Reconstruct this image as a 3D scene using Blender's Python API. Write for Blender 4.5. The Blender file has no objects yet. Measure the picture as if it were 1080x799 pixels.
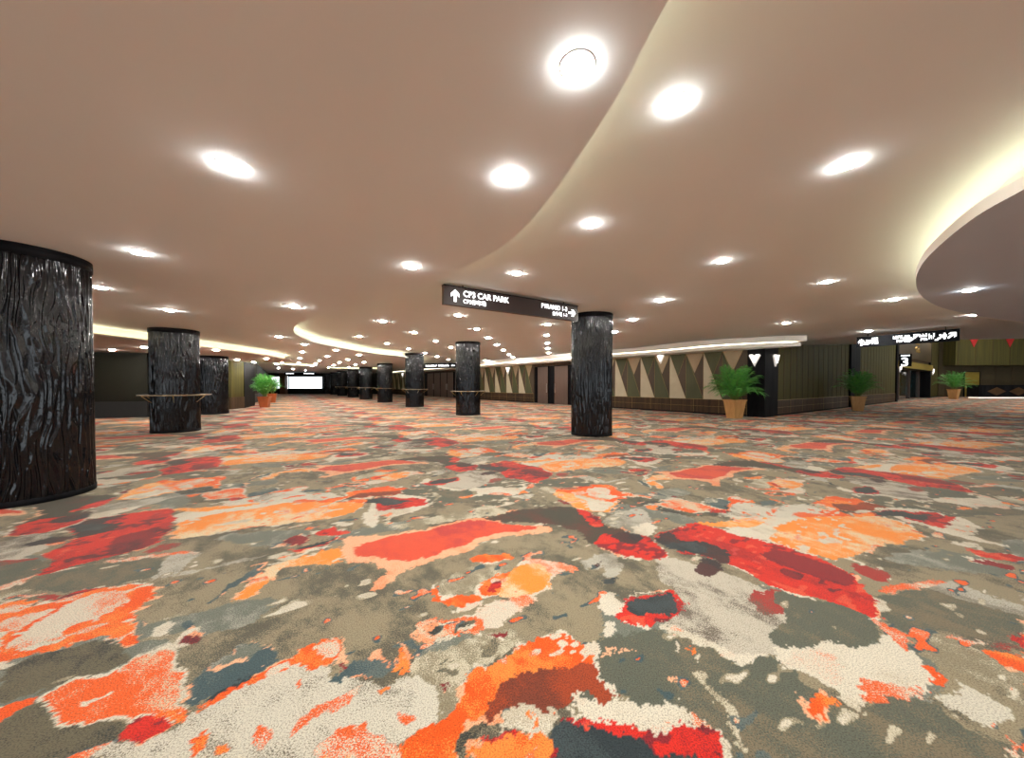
import bpy, bmesh, math, random
import numpy as np
from mathutils import Vector, Matrix

# ---------------------------------------------------------------- camera, sky, exposure
F, HC, PITCH = 375.0, 1.5, math.radians(1.1)        # focal length in pixels of a 1080 px frame, eye height
SH = 5.5 + F*math.tan(PITCH)
S = bpy.context.scene; COL = S.collection
cam_d = bpy.data.cameras.new('camera'); cam = bpy.data.objects.new('camera', cam_d); COL.objects.link(cam); S.camera = cam
cam.location = (0, 0, HC); cam.rotation_euler = (math.pi/2-PITCH, 0, 0)
cam_d.sensor_width = 36; cam_d.sensor_fit = 'HORIZONTAL'; cam_d.lens = 36*F/1080; cam_d.shift_y = SH/1080
cam_d.clip_start = .05; cam_d.clip_end = 300
w = bpy.data.worlds.new('world'); S.world = w; w.use_nodes = True
w.node_tree.nodes['Background'].inputs[0].default_value = (.86, .94, 1, 1)
w.node_tree.nodes['Background'].inputs[1].default_value = 3.4          # bright overcast day outside the far windows
S.view_settings.view_transform = 'Standard'; S.view_settings.look = 'None'
S.view_settings.exposure = 0.12; S.view_settings.gamma = 1; S.view_settings.use_curve_mapping = False
LAMP = 265.0; FARLAMP = 1150.0; COVE = 6.5                             # lamp disc and cove strip brightness
ZL, ZH, ZC = 3.22, 3.55, 2.92                        # low ceiling, raised ceiling, side canopy undersides

def ray(px, py):
    cx = (px-540)/F; cy = -(py-399.5-SH)/F
    return (cx, cy*math.sin(PITCH)+math.cos(PITCH), cy*math.cos(PITCH)-math.sin(PITCH))
def at(px, py, z=0.0):
    """the point of the horizontal plane at height z seen at pixel px, py"""
    d = ray(px, py); t = (z-HC)/d[2]
    return (d[0]*t, d[1]*t, z)

# ---------------------------------------------------------------- helpers
def mat(name, col, rough=.5, metal=0, emit=None, estr=0, spec=.5, coat=0):
    m = bpy.data.materials.new(name); m.use_nodes = True
    b = m.node_tree.nodes['Principled BSDF']
    b.inputs['Base Color'].default_value = (*col, 1); b.inputs['Roughness'].default_value = rough
    b.inputs['Metallic'].default_value = metal; b.inputs['Specular IOR Level'].default_value = spec
    b.inputs['Coat Weight'].default_value = coat
    if emit: b.inputs['Emission Color'].default_value = (*emit, 1); b.inputs['Emission Strength'].default_value = estr
    return m
def noisy(m, col2, scale=(6, 6, 6), amount=.5, bump=0, detail=4):
    """procedural variation of a plain material"""
    nt = m.node_tree; b = nt.nodes['Principled BSDF']
    tc = nt.nodes.new('ShaderNodeTexCoord'); mp = nt.nodes.new('ShaderNodeMapping'); mp.inputs['Scale'].default_value = scale
    n = nt.nodes.new('ShaderNodeTexNoise'); n.inputs['Scale'].default_value = 1; n.inputs['Detail'].default_value = detail
    nt.links.new(tc.outputs['Object'], mp.inputs[0]); nt.links.new(mp.outputs[0], n.inputs['Vector'])
    mx = nt.nodes.new('ShaderNodeMix'); mx.data_type = 'RGBA'
    mr = nt.nodes.new('ShaderNodeMapRange'); mr.inputs[1].default_value = .35; mr.inputs[2].default_value = .65; mr.inputs[4].default_value = amount
    nt.links.new(n.outputs['Fac'], mr.inputs[0]); nt.links.new(mr.outputs[0], mx.inputs['Factor'])
    mx.inputs['A'].default_value = b.inputs['Base Color'].default_value; mx.inputs['B'].default_value = (*col2, 1)
    nt.links.new(mx.outputs['Result'], b.inputs['Base Color'])
    if bump:
        bp = nt.nodes.new('ShaderNodeBump'); bp.inputs['Strength'].default_value = bump; bp.inputs['Distance'].default_value = .01
        nt.links.new(n.outputs['Fac'], bp.inputs['Height']); nt.links.new(bp.outputs[0], b.inputs['Normal'])
    return m
class MB:
    def __init__(s): s.v = []; s.f = []; s.mi = []; s.sm = []
    def face(s, pts, mi=0, smooth=False):
        n = len(s.v); s.v += [tuple(p) for p in pts]; s.f.append(tuple(range(n, n+len(pts)))); s.mi.append(mi); s.sm.append(smooth)
    def box(s, lo, hi, M=None, mi=0):
        P = [(x, y, z) for z in (lo[2], hi[2]) for x, y in ((lo[0],lo[1]),(hi[0],lo[1]),(hi[0],hi[1]),(lo[0],hi[1]))]
        if M is not None: P = [tuple(M @ Vector(p)) for p in P]
        n = len(s.v); s.v += P
        for f in ((3,2,1,0),(4,5,6,7),(0,1,5,4),(1,2,6,5),(2,3,7,6),(3,0,4,7)):
            s.f.append(tuple(n+i for i in f)); s.mi.append(mi); s.sm.append(False)
    def lathe(s, prof, seg=48, c=(0,0), mi=0, smooth=True, a0=0, a1=2*math.pi):
        n = len(s.v); full = abs(a1-a0-2*math.pi) < 1e-6; k = seg if full else seg+1
        for r, z in prof:
            for i in range(k):
                a = a0+(a1-a0)*i/seg; s.v.append((c[0]+r*math.cos(a), c[1]+r*math.sin(a), z))
        for j in range(len(prof)-1):
            for i in range(seg):
                i2 = (i+1) % k
                s.f.append((n+j*k+i, n+j*k+i2, n+(j+1)*k+i2, n+(j+1)*k+i)); s.mi.append(mi); s.sm.append(smooth)
    def tube(s, pts, rad, seg=6, mi=0):
        pts = [Vector(p) for p in pts]; n = len(s.v)
        for i, p in enumerate(pts):
            d = (pts[min(i+1, len(pts)-1)]-pts[max(i-1, 0)]).normalized()
            a = d.cross(Vector((.13, .27, .95))).normalized(); b = d.cross(a)
            r = rad[i] if isinstance(rad, (list, tuple)) else rad
            for k in range(seg):
                t = 2*math.pi*k/seg; s.v.append(tuple(p+(a*math.cos(t)+b*math.sin(t))*r))
        for i in range(len(pts)-1):
            for k in range(seg):
                k2 = (k+1) % seg
                s.f.append((n+i*seg+k, n+i*seg+k2, n+(i+1)*seg+k2, n+(i+1)*seg+k)); s.mi.append(mi); s.sm.append(True)
        s.f.append(tuple(n+k for k in reversed(range(seg)))); s.mi.append(mi); s.sm.append(False)
        s.f.append(tuple(n+(len(pts)-1)*seg+k for k in range(seg))); s.mi.append(mi); s.sm.append(False)
    def prism(s, poly, z0, z1, M=None, mi=0):
        """vertical prism over a polygon (counter-clockwise)"""
        tr = (lambda p: tuple(M @ Vector(p))) if M is not None else (lambda p: p)
        k = len(poly)
        s.face([tr((x, y, z1)) for x, y in poly], mi); s.face([tr((x, y, z0)) for x, y in reversed(poly)], mi)
        for i in range(k):
            a, b = poly[i], poly[(i+1) % k]
            s.face([tr((a[0],a[1],z0)), tr((b[0],b[1],z0)), tr((b[0],b[1],z1)), tr((a[0],a[1],z1))], mi)
    def build(s, name, mats, parent=None, loc=None, rz=0):
        me = bpy.data.meshes.new(name); me.from_pydata(s.v, [], s.f)
        for m in (mats if isinstance(mats, (list, tuple)) else [mats]): me.materials.append(m)
        me.polygons.foreach_set('material_index', s.mi); me.polygons.foreach_set('use_smooth', s.sm); me.update()
        bm = bmesh.new(); bm.from_mesh(me); bmesh.ops.remove_doubles(bm, verts=bm.verts, dist=1e-5)
        bmesh.ops.recalc_face_normals(bm, faces=bm.faces); bm.to_mesh(me); bm.free()
        o = bpy.data.objects.new(name, me); COL.objects.link(o)
        if parent: o.parent = parent
        if loc: o.location = loc
        o.rotation_euler.z = rz
        return o
def tag(o, label, cat, group=None):
    o['label'] = label; o['category'] = cat
    if group: o['group'] = group
    return o
def struct(o): o['kind'] = 'structure'; return o
def thing(name, label, cat, loc=(0,0,0), rz=0, group=None):
    o = bpy.data.objects.new(name, None); COL.objects.link(o); o.location = loc; o.rotation_euler.z = rz
    o.empty_display_size = .2
    return tag(o, label, cat, group)
def copy_tree(o, parent=None):
    c = o.copy(); COL.objects.link(c); c.parent = parent
    for ch in list(o.children): copy_tree(ch, c)
    return c
def text(s, size, name, m, parent, loc, rot, depth=.004, align='LEFT', sx=1, bold=0):
    cu = bpy.data.curves.new(name, 'FONT'); cu.body = s; cu.size = size; cu.extrude = depth; cu.align_x = align; cu.offset = bold
    t = bpy.data.objects.new(name, cu); COL.objects.link(t)
    dg = bpy.context.evaluated_depsgraph_get(); me = bpy.data.meshes.new_from_object(t.evaluated_get(dg))
    bpy.data.objects.remove(t); me.materials.clear(); me.materials.append(m)
    o = bpy.data.objects.new(name, me); COL.objects.link(o); o.parent = parent; o.location = loc; o.rotation_euler = rot; o.scale = (sx, 1, 1)
    return o
def extruded(name, loops, z0, z1, m, parent=None):
    """flat plate between z0 and z1 bounded by the first loop, the others are holes"""
    cu = bpy.data.curves.new(name, 'CURVE'); cu.dimensions = '2D'; cu.fill_mode = 'BOTH'; cu.extrude = (z1-z0)/2
    for lp in loops:
        sp = cu.splines.new('POLY'); sp.points.add(len(lp)-1)
        for i, p in enumerate(lp): sp.points[i].co = (p[0], p[1], 0, 1)
        sp.use_cyclic_u = True
    t = bpy.data.objects.new(name, cu); COL.objects.link(t)
    dg = bpy.context.evaluated_depsgraph_get(); me = bpy.data.meshes.new_from_object(t.evaluated_get(dg)); bpy.data.objects.remove(t)
    me.name = name; me.materials.clear(); me.materials.append(m)
    for p in me.polygons: p.use_smooth = False
    o = bpy.data.objects.new(name, me); COL.objects.link(o); o.location.z = (z0+z1)/2
    if parent: o.parent = parent
    return o
def smooth_line(pts, n=6, closed=False):
    """Catmull-Rom through 2-D points"""
    P = [Vector((p[0], p[1])) for p in pts]; out = []; N = len(P)
    for i in range(N if closed else N-1):
        g = (lambda k: P[k % N]) if closed else (lambda k: P[max(0, min(N-1, k))])
        a, b, c, d = g(i-1), g(i), g(i+1), g(i+2)
        for k in range(n):
            t = k/n
            out.append(.5*((2*b)+(c-a)*t+(2*a-5*b+4*c-d)*t*t+(3*b-a-3*c+d)*t**3))
    if not closed: out.append(P[-1])
    return [(v.x, v.y) for v in out]
def offset_line(pts, d, closed=False):
    """shift a 2-D line to its left by d"""
    N = len(pts); out = []
    for i, p in enumerate(pts):
        a = pts[(i-1) % N] if (closed or i > 0) else p
        b = pts[(i+1) % N] if (closed or i < N-1) else p
        t = Vector((b[0]-a[0], b[1]-a[1])).normalized()
        out.append((p[0]-t.y*d, p[1]+t.x*d))
    return out
def ribbon(name, pts, z0, z1, m, parent, closed=False):
    b = MB(); N = len(pts)
    for i in range(N if closed else N-1):
        p, q = pts[i], pts[(i+1) % N]
        b.face([(p[0],p[1],z0),(q[0],q[1],z0),(q[0],q[1],z1),(p[0],p[1],z1)], smooth=True)
    return b.build(name, m, parent)
def flat_strip(name, a, c, z, m, parent, closed=False):
    b = MB(); N = len(a)
    for i in range(N if closed else N-1):
        j = (i+1) % N
        b.face([(a[i][0],a[i][1],z),(a[j][0],a[j][1],z),(c[j][0],c[j][1],z),(c[i][0],c[i][1],z)])
    return b.build(name, m, parent)
# ---------------------------------------------------------------- carpet design
# The carpet is a broadloom with a rectangular repeat; every patch below is one colour field of that repeat.
def srgb(r, g, b):
    f = lambda c: (c/255/12.92) if c/255 <= .04045 else ((c/255+.055)/1.055)**2.4
    return (f(r), f(g), f(b))
PAL = {  # code: (yarn colour, second yarn colour, share of the second yarn)
 'T': ((150,139,112), (92,90,76), .38), 'D': ((104,98,78), (52,58,56), .42), 'G': ((92,97,84), (122,112,90), .30),
 'G2': ((112,118,106), (160,160,146), .25), 'K': ((44,56,60), (62,74,76), .25), 'K2': ((66,88,92), (98,110,106), .30),
 'KT': ((66,66,56), (92,60,52), .25), 'KM': ((78,48,48), (50,52,54), .40), 'C': ((218,211,190), (196,186,162), .30),
 'CS': ((208,203,184), (120,112,98), .20), 'L': ((184,180,164), (134,130,114), .34), 'LM': ((194,187,168), (112,104,92), .30),
 'S': ((142,133,108), (204,196,170), .38), 'O': ((240,88,20), (250,140,60), .36), 'OC': ((240,98,34), (218,196,164), .32),
 'Q': ((250,152,60), (240,194,136), .28), 'QC': ((250,146,52), (228,208,168), .34), 'P': ((238,182,142), (238,150,104), .30),
 'R': ((214,42,30), (160,32,36), .25), 'R2': ((226,82,54), (196,62,60), .30), 'M': ((140,34,42), (90,36,44), .30),
 'MS': ((168,52,48), (104,92,78), .38), 'B': ((160,66,34), (120,58,40), .40), 'OS': ((236,98,40), (216,206,182), .48),
 'OL': ((216,206,184), (238,112,54), .28)}
PATCHES = '''
K2 38,533 100,521 138,519 115,532 85,544 25,553 45,541
R 0,535 43,533 40,541 0,546
R 8,559 30,551 82,546 63,558 15,564
C 0,572 22,564 75,556 90,551 75,566 60,580 45,589 0,590
G 26,575 50,567 73,566 42,577
M 0,591 50,586 48,594 0,598
L 110,590 180,575 270,555 320,560 300,575 270,590 215,600 200,607 130,612 100,608
R 80,562 100,552 135,547 142,538 215,535 180,547 190,554 172,572 140,587 95,592 45,602 52,592 47,587 60,575
K2 82,557 95,548 136,549 112,560 80,560
M 100,547 142,541 160,541 136,550
C 92,546 115,530 140,517 205,505 230,502 220,510 180,517 150,530 145,537 112,542
M 75,540 115,526 135,519 118,530 92,538
Q 136,517 187,506 240,502 235,511 210,514 218,508 175,513 150,517
T 148,536 180,525 212,522 225,530 210,536
Q 212,522 225,520 252,517 255,525 222,528
C 175,546 220,532 270,527 270,547 212,550 190,554
C 250,532 270,522 320,515 360,520 345,527 270,542
QC 178,569 189,554 217,546 270,543 330,530 372,526 392,530 378,540 340,545 300,553 270,553 250,556 215,564 185,569
P 0,620 45,600 115,587 215,582 120,591 50,603 15,617
G2 32,617 50,605 75,600 130,593 175,600 160,610 120,617 70,622 32,622
G 0,600 45,595 38,605 0,616
O 0,637 30,631 65,630 120,620 150,614 177,615 160,632 138,649 137,660 146,675 125,683 122,672 100,670 60,683 20,692 0,704 -20,708 -20,640
OL 50,648 90,630 130,622 142,632 120,645 85,658 60,668 25,676 10,684 0,680 20,665
C 20,675 65,655 72,665 67,676 20,686
OL 0,655 35,645 60,642 20,662 0,668
C 0,697 20,691 5,704 -10,712
D 0,708 25,693 60,683 118,671 125,683 150,690 100,711 62,715 15,731 0,733 -20,735 -20,712
L 135,700 150,687 182,673 185,678 140,697
D 0,758 32,741 60,727 58,757 70,772 130,762 127,780 88,799 60,820 -20,820 -20,760
C 59,722 82,712 138,700 138,689 183,678 192,684 190,722 186,731 200,749 187,760 160,752 135,761 100,769 70,773 59,765 62,750 60,735
OC 64,724 82,715 140,702 140,691 181,683 187,689 183,719 177,731 195,749 185,757 160,748 135,757 100,765 72,768 66,760 65,735
C 93,739 120,730 118,735 96,743
O 0,744 15,735 60,720 61,725 32,740 0,757 -15,764 -15,748
O 163,746 202,749 190,760 178,752
C 156,674 162,664 181,651 178,665
K2 192,654 207,653 206,663 192,665
M 188,677 198,668 220,671 200,676
K2 193,733 202,716 225,700 270,676 290,680 300,690 285,700 270,709 250,720 204,745 195,740
G2 215,706 240,692 270,677 290,681 270,692 235,708
K 205,741 240,725 268,708 272,712 235,733 208,746
CS 185,766 190,757 215,743 270,714 315,699 350,702 345,712 370,715 390,725 400,720 430,714 450,718 465,733 467,750 455,765 440,770 420,790 400,820 130,820 85,802 110,787 130,784 145,787 160,778
O 200,748 240,728 270,710 312,687 335,674 362,673 365,682 358,696 350,702 315,699 270,714 210,748
OL 330,680 360,674 362,684 350,696 338,690
OS 300,772 345,737 365,730 375,725 370,738 345,750 320,772
OS 268,774 285,762 290,775 270,797
OS 335,790 360,774 382,769 410,784 425,780 420,820 335,820
O 395,727 420,717 405,732
OS 418,748 445,754 430,770
O 195,779 215,771 220,777 207,800 200,800
O 228,787 250,776 240,790
R 127,771 132,761 160,749 186,757 182,765 160,775 143,787 128,780
O 308,717 312,715 314,718 310,721
K2 342,714 362,705 370,694 390,690 410,691 420,699 410,708 390,714 370,711 348,718
M 357,702 368,698 365,704
O 417,680 423,679 429,698 428,710 420,708 419,695
S 430,700 455,692 485,674 505,664 540,662 555,668 553,680 505,697 483,709 488,727 493,740 482,752 468,755 467,744 460,724 445,714 430,713
G 467,694 480,694 478,717 467,714
T 500,684 510,672 520,670 515,690 502,694
M 508,668 528,665 522,673
M 467,721 475,722 474,730 468,729
O 482,711 502,702 540,688 560,676 585,667 597,671 605,681 630,679 640,688 625,700 600,706 575,712 540,735 520,755 505,765 490,790 480,820 420,820 422,790 440,772 470,758 492,745 495,738 488,725
B 530,715 585,709 620,697 640,700 655,726 640,742 610,750 600,752 575,748 540,752 525,758 510,755 520,735
D 502,757 515,756 525,764 510,780 490,791 493,775
C 530,766 545,752 560,749 580,750 595,757 575,770 545,772
O 554,765 560,755 566,756 560,764
O 500,790 530,775 560,770 580,775 602,797 600,820 490,820
R 515,778 540,768 540,778 520,782
G 633,680 650,669 680,666 700,669 730,686 750,687 760,699 785,702 812,690 850,720 866,735 870,820 785,820 775,790 765,770 750,762 720,745 700,738 680,739 655,731 640,712 632,700
G 868,735 985,733 1000,760 1090,790 1090,820 780,820
G 607,744 615,732 630,729 636,740 630,742 612,748
C 608,756 615,741 640,741 657,731 675,738 712,739 740,757 755,765 775,785 785,820 765,820 755,775 740,765 700,765 660,757
R 600,760 635,754 680,762 725,764 752,765 760,782 770,820 570,820 580,776
K 575,776 600,760 635,764 670,769 685,776 690,788 720,789 737,799 735,820 590,820
O 720,685 731,686 725,694
P 635,690 668,682 671,684 645,691
P 703,723 713,714 717,716 706,726
S 730,713 740,712 765,733 783,750 785,775 805,795 790,790 775,765 772,750 745,730
LM 715,640 720,630 712,618 690,610 700,595 690,588 705,585 730,592 748,600 765,603 785,610 810,622 830,635 840,650 820,660 830,680 812,690 785,701 765,697 755,686 735,685 720,675 705,668 690,668 700,662 715,650
C 690,666 710,662 740,678 760,685 775,692 812,688 785,702 763,699 752,687 732,686 715,672 700,668
R 652,649 660,637 672,630 700,625 703,620 712,620 720,635 718,645 708,655 695,662 675,663 655,656 648,652
K 662,640 672,632 698,628 706,622 716,636 714,645 705,651 680,655 665,650
C 635,677 640,655 647,657 651,667
MS 787,625 810,622 845,628 835,640 815,650 802,648
G 812,625 855,628 900,640 920,655 928,668 920,678 895,684 860,680 840,683 815,685 812,665 835,650
R 687,565 700,561 713,558 730,550 765,560 812,572 835,578 860,588 892,600 910,618 920,640 930,652 905,645 865,628 822,622 808,615 775,596 765,592 740,585 715,582 697,573
M 812,575 850,588 895,602 905,618 870,612 830,598 800,588
KM 688,566 700,562 712,560 714,570 747,570 772,582 773,592 763,594 755,588 722,581 700,575
K 695,574 714,571 740,572 752,582 735,583 712,580
KM 735,595 745,589 757,590 766,598 760,606 748,608 737,603
KT 470,555 505,548 540,538 575,535 602,533 615,541 628,548 640,556 657,556 665,561 655,565 640,568 630,573 620,572 615,560 600,558 580,553 555,550 540,550 520,552
R 622,572 640,562 665,560 685,565 695,575 705,584 690,590 675,591 650,585
KM 640,562 665,558 680,566 668,574 650,572
R 605,535 625,541 637,552 632,559 617,548
P 357,595 367,575 362,567 400,566 430,561 465,554 502,545 520,550 540,553 580,556 588,562 560,562 530,565 510,570 490,582 460,590 432,600 415,612 395,622 387,622 388,617 410,601 398,603 394,594 380,592
R2 373,587 380,572 430,563 465,556 500,547 530,552 580,557 540,560 505,565 485,576 455,586 430,592 395,588
QC 248,632 270,607 285,597 320,585 352,577 366,577 357,595 332,595 302,597 285,612 270,627 252,634
R 292,570 327,558 352,562 364,565 345,573 310,582 297,577
K 305,575 330,568 362,564 345,572 315,579
K2 213,638 235,625 248,612 262,603 270,598 280,593 270,606 255,617 240,622 220,638
C 280,598 310,585 330,577 360,572 330,580 300,592
C 372,546 385,535 387,525 425,521 450,525 447,533 420,542 390,549
R 380,541 390,535 392,527 425,525 445,528 430,535 400,541
K 391,535 393,527 415,526 425,529 410,534 395,537
C 360,545 370,544 382,552 367,551
C 373,563 378,556 380,561 375,564
C 330,558 355,553 362,554 335,560
Q 362,525 380,516 420,513 425,519 385,525
KM 445,511 482,505 470,511
C 490,524 505,516 540,514 556,515 556,522 540,528 515,522
S 405,556 440,545 480,535 520,532 540,540 510,545 470,550 430,558
O 490,592 500,586 535,582 541,587 510,595
O 450,625 467,618 460,628 470,636 495,627 510,628 505,638 490,640 465,638
S 460,625 470,612 495,598 537,590 540,600 520,607 507,620 495,625 470,634
OL 545,597 555,590 578,590 605,595 610,603 593,604 600,615 612,622 610,630 597,632 570,632 555,642 540,650 520,660 500,655 495,645 520,635 555,628 577,618 582,607 572,597
O 507,612 520,605 545,600 540,625 520,628 505,626
R 515,612 530,608 528,622 514,624
QC 530,610 540,600 555,593 572,597 584,607 577,620 555,628 535,632 525,625
M 577,620 590,611 600,614 592,622 580,622
O 580,627 600,624 592,631 582,630
T 545,650 565,632 592,603 615,605 635,610 642,622 633,635 638,652 635,677 610,680 600,672 585,667 560,675 540,672 535,660
OC 445,655 465,649 505,648 510,655 500,665 470,668 452,672 447,664
D 450,658 467,652 500,652 495,662 465,665 455,668
C 633,635 643,622 652,628 660,640 650,652 640,652
L 612,592 625,586 650,585 658,590 645,597 620,603
KM 622,598 637,593 630,600
K 637,613 655,607 652,615 645,617
L 635,598 660,592 655,605 640,612
Q 578,516 620,510 645,512 672,522 655,526 650,538 635,541 610,536 588,525
C 605,518 630,514 648,522 650,536 632,540 618,535 625,528 605,525
M 585,525 602,532 590,531
L 632,547 660,537 682,535 685,547 695,560 680,566 665,561 640,553
C 670,552 685,548 697,560 682,567 665,560
QC 697,524 710,522 752,537 725,541 690,535
K 668,506 678,507 690,516 682,517
KM 757,535 772,529 770,537
C 757,538 772,528 790,524 825,530 850,535 870,538 885,545 900,555 920,565 935,575 915,582 900,588 888,595 870,588 845,578 812,571 780,565 765,558 760,550 780,548 758,543
QC 810,560 830,548 872,537 902,540 935,545 970,558 975,568 935,575 910,583 890,595 865,587 835,577 810,570
C 862,570 880,565 890,572 870,575
Q 867,528 880,522 910,523 928,532 905,536 875,535
Q 730,552 770,550 810,543 812,548 790,556 760,556
C 900,537 930,534 985,536 1012,545 1037,557 1038,562 1012,563 985,557 955,549 928,541
R 926,539 955,537 990,538 1009,546 1003,556 985,555 962,548
K 926,539 950,537 975,541 985,551 962,547
G2 930,585 1000,580 1050,592 1075,605 1030,605 980,598 940,592
MS 895,597 917,597 942,607 935,615 915,610
OS 922,622 942,615 995,610 995,616 965,620 935,625
L 975,618 1000,612 1030,625 1085,640 1085,652 1030,638 995,623
G 912,630 940,625 980,620 1022,632 1085,652 1085,668 1060,673 1025,671 970,663 955,668 935,655 920,640
C 992,525 1035,521 1065,526 1078,531 1035,534 1015,529
L 840,520 870,515 905,520 880,524 850,530
K 903,514 930,512 934,519 910,520
R 1020,577 1035,581 1078,585 1078,592 1035,589
M 1024,590 1050,592 1082,603 1040,598
C 980,553 1035,567 1082,580 1030,570 985,560
C 992,570 1030,571 1018,577
O 1017,530 1030,536 1020,537
S 975,665 1010,675 1050,700 1085,712 1085,735 1030,715 990,700 972,690
C 812,688 830,680 852,677 860,673 895,684 910,679 927,679 927,669 950,672 960,676 972,699 982,724 983,732 945,732 900,729 897,741 878,739 870,721 845,706 822,706 812,696
OL 828,684 852,676 880,690 876,718 868,716 848,703 832,699
OS 897,722 910,715 945,719 982,730 965,734 910,735
OS 912,645 928,655 960,672 970,695 940,672 920,657
O 848,736 860,731 873,734 877,749 860,759 845,754
O 970,699 985,706 1002,717 983,725
CS 1015,720 1035,727 1055,742 1065,760 1055,768 1025,760 995,745 990,735 1010,731
O 1030,684 1047,686 1085,694 1085,713 1060,705 1045,697
MS 1035,678 1062,675 1077,687 1045,685
R 1062,674 1085,665 1085,685 1068,680
OS 990,673 1035,674 1030,680
OS 1062,776 1070,780 1080,805 1068,795
'''
TW, TH, TANG = 4.83, 3.70, math.radians(33.05)      # one repeat of the carpet: 4.83 m by 3.70 m, laid at 33 degrees
TRES = 160                                            # samples per metre
def vnoise(x, y, seed=0):
    xi = np.floor(x).astype(np.int64); yi = np.floor(y).astype(np.int64)
    fx = x-xi; fy = y-yi; fx = fx*fx*(3-2*fx); fy = fy*fy*(3-2*fy)
    def h(a, b):
        n = (a*374761393 + b*668265263 + seed*974711) & 0xffffffff
        n = ((n ^ (n >> 13))*1274126177) & 0xffffffff
        return ((n ^ (n >> 16)) & 0xffff)/65535.
    return (h(xi,yi)*(1-fx)+h(xi+1,yi)*fx)*(1-fy) + (h(xi,yi+1)*(1-fx)+h(xi+1,yi+1)*fx)*fy
def to_tile(x, y):
    c, s = math.cos(TANG), math.sin(TANG)
    return x*c+y*s, -x*s+y*c
def chaikin(p, n=2):
    for _ in range(n):
        q = np.roll(p, -1, axis=0)
        p = np.stack([p*.75+q*.25, p*.25+q*.75], 1).reshape(-1, 2)
    return p
def build_tile():
    nu, nv = int(TW*TRES), int(TH*TRES)
    idx = np.zeros((nv, nu), np.uint8)
    codes = list(PAL)
    U, V = np.meshgrid((np.arange(nu)+.5)/TRES, (np.arange(nv)+.5)/TRES)
    # ground: taupe with grey-green and pale clouds
    n1 = vnoise(U*1.1+3, V*1.1, 5)*.6+vnoise(U*2.7, V*2.7, 6)*.4
    idx[:] = codes.index('T'); idx[n1 < .33] = codes.index('G2')
    # each point of the repeat is drawn from its nearest laying in front of the viewer
    best = np.full(U.shape, -1e9); who = np.zeros(U.shape+(2,), np.int16)
    c, s = math.cos(TANG), math.sin(TANG)
    for i in range(-3, 4):
        for j in range(-3, 5):
            u = U+i*TW; v = V+j*TH
            x = u*c-v*s; y = u*s+v*c
            ok = (y > 1.38) & (np.abs(x) < y*1.47)
            q = np.where(ok, -y, -1e9)
            m = q > best
            best[m] = q[m]; who[m] = (i, j)
    for line in PATCHES.strip().splitlines():
        w = line.split(); code = codes.index(w[0])
        P = []
        for q in w[1:]:
            a, b = q.split(','); P.append(to_tile(*at(float(a), float(b), 0)[:2]))
        P = chaikin(np.array(P))
        mn, mx = P.min(0), P.max(0)
        for i in range(int(np.floor(mn[0]/TW)), int(np.floor(mx[0]/TW))+1):
            for j in range(int(np.floor(mn[1]/TH)), int(np.floor(mx[1]/TH))+1):
                Q = P-np.array([i*TW, j*TH])
                a0 = max(0, int((Q[:,0].min())*TRES)); a1 = min(nu, int(Q[:,0].max()*TRES)+2)
                b0 = max(0, int((Q[:,1].min())*TRES)); b1 = min(nv, int(Q[:,1].max()*TRES)+2)
                if a1 <= a0 or b1 <= b0: continue
                u = U[b0:b1,a0:a1]; v = V[b0:b1,a0:a1]
                ins = np.zeros(u.shape, bool)
                for k in range(len(Q)):
                    x0,y0 = Q[k-1]; x1,y1 = Q[k]
                    if y0 == y1: continue
                    c = ((y0 > v) != (y1 > v)) & (u < (x1-x0)*(v-y0)/(y1-y0)+x0)
                    ins ^= c
                ins &= (who[b0:b1,a0:a1,0] == i) & (who[b0:b1,a0:a1,1] == j)
                idx[b0:b1,a0:a1][ins] = code
    return idx
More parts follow.
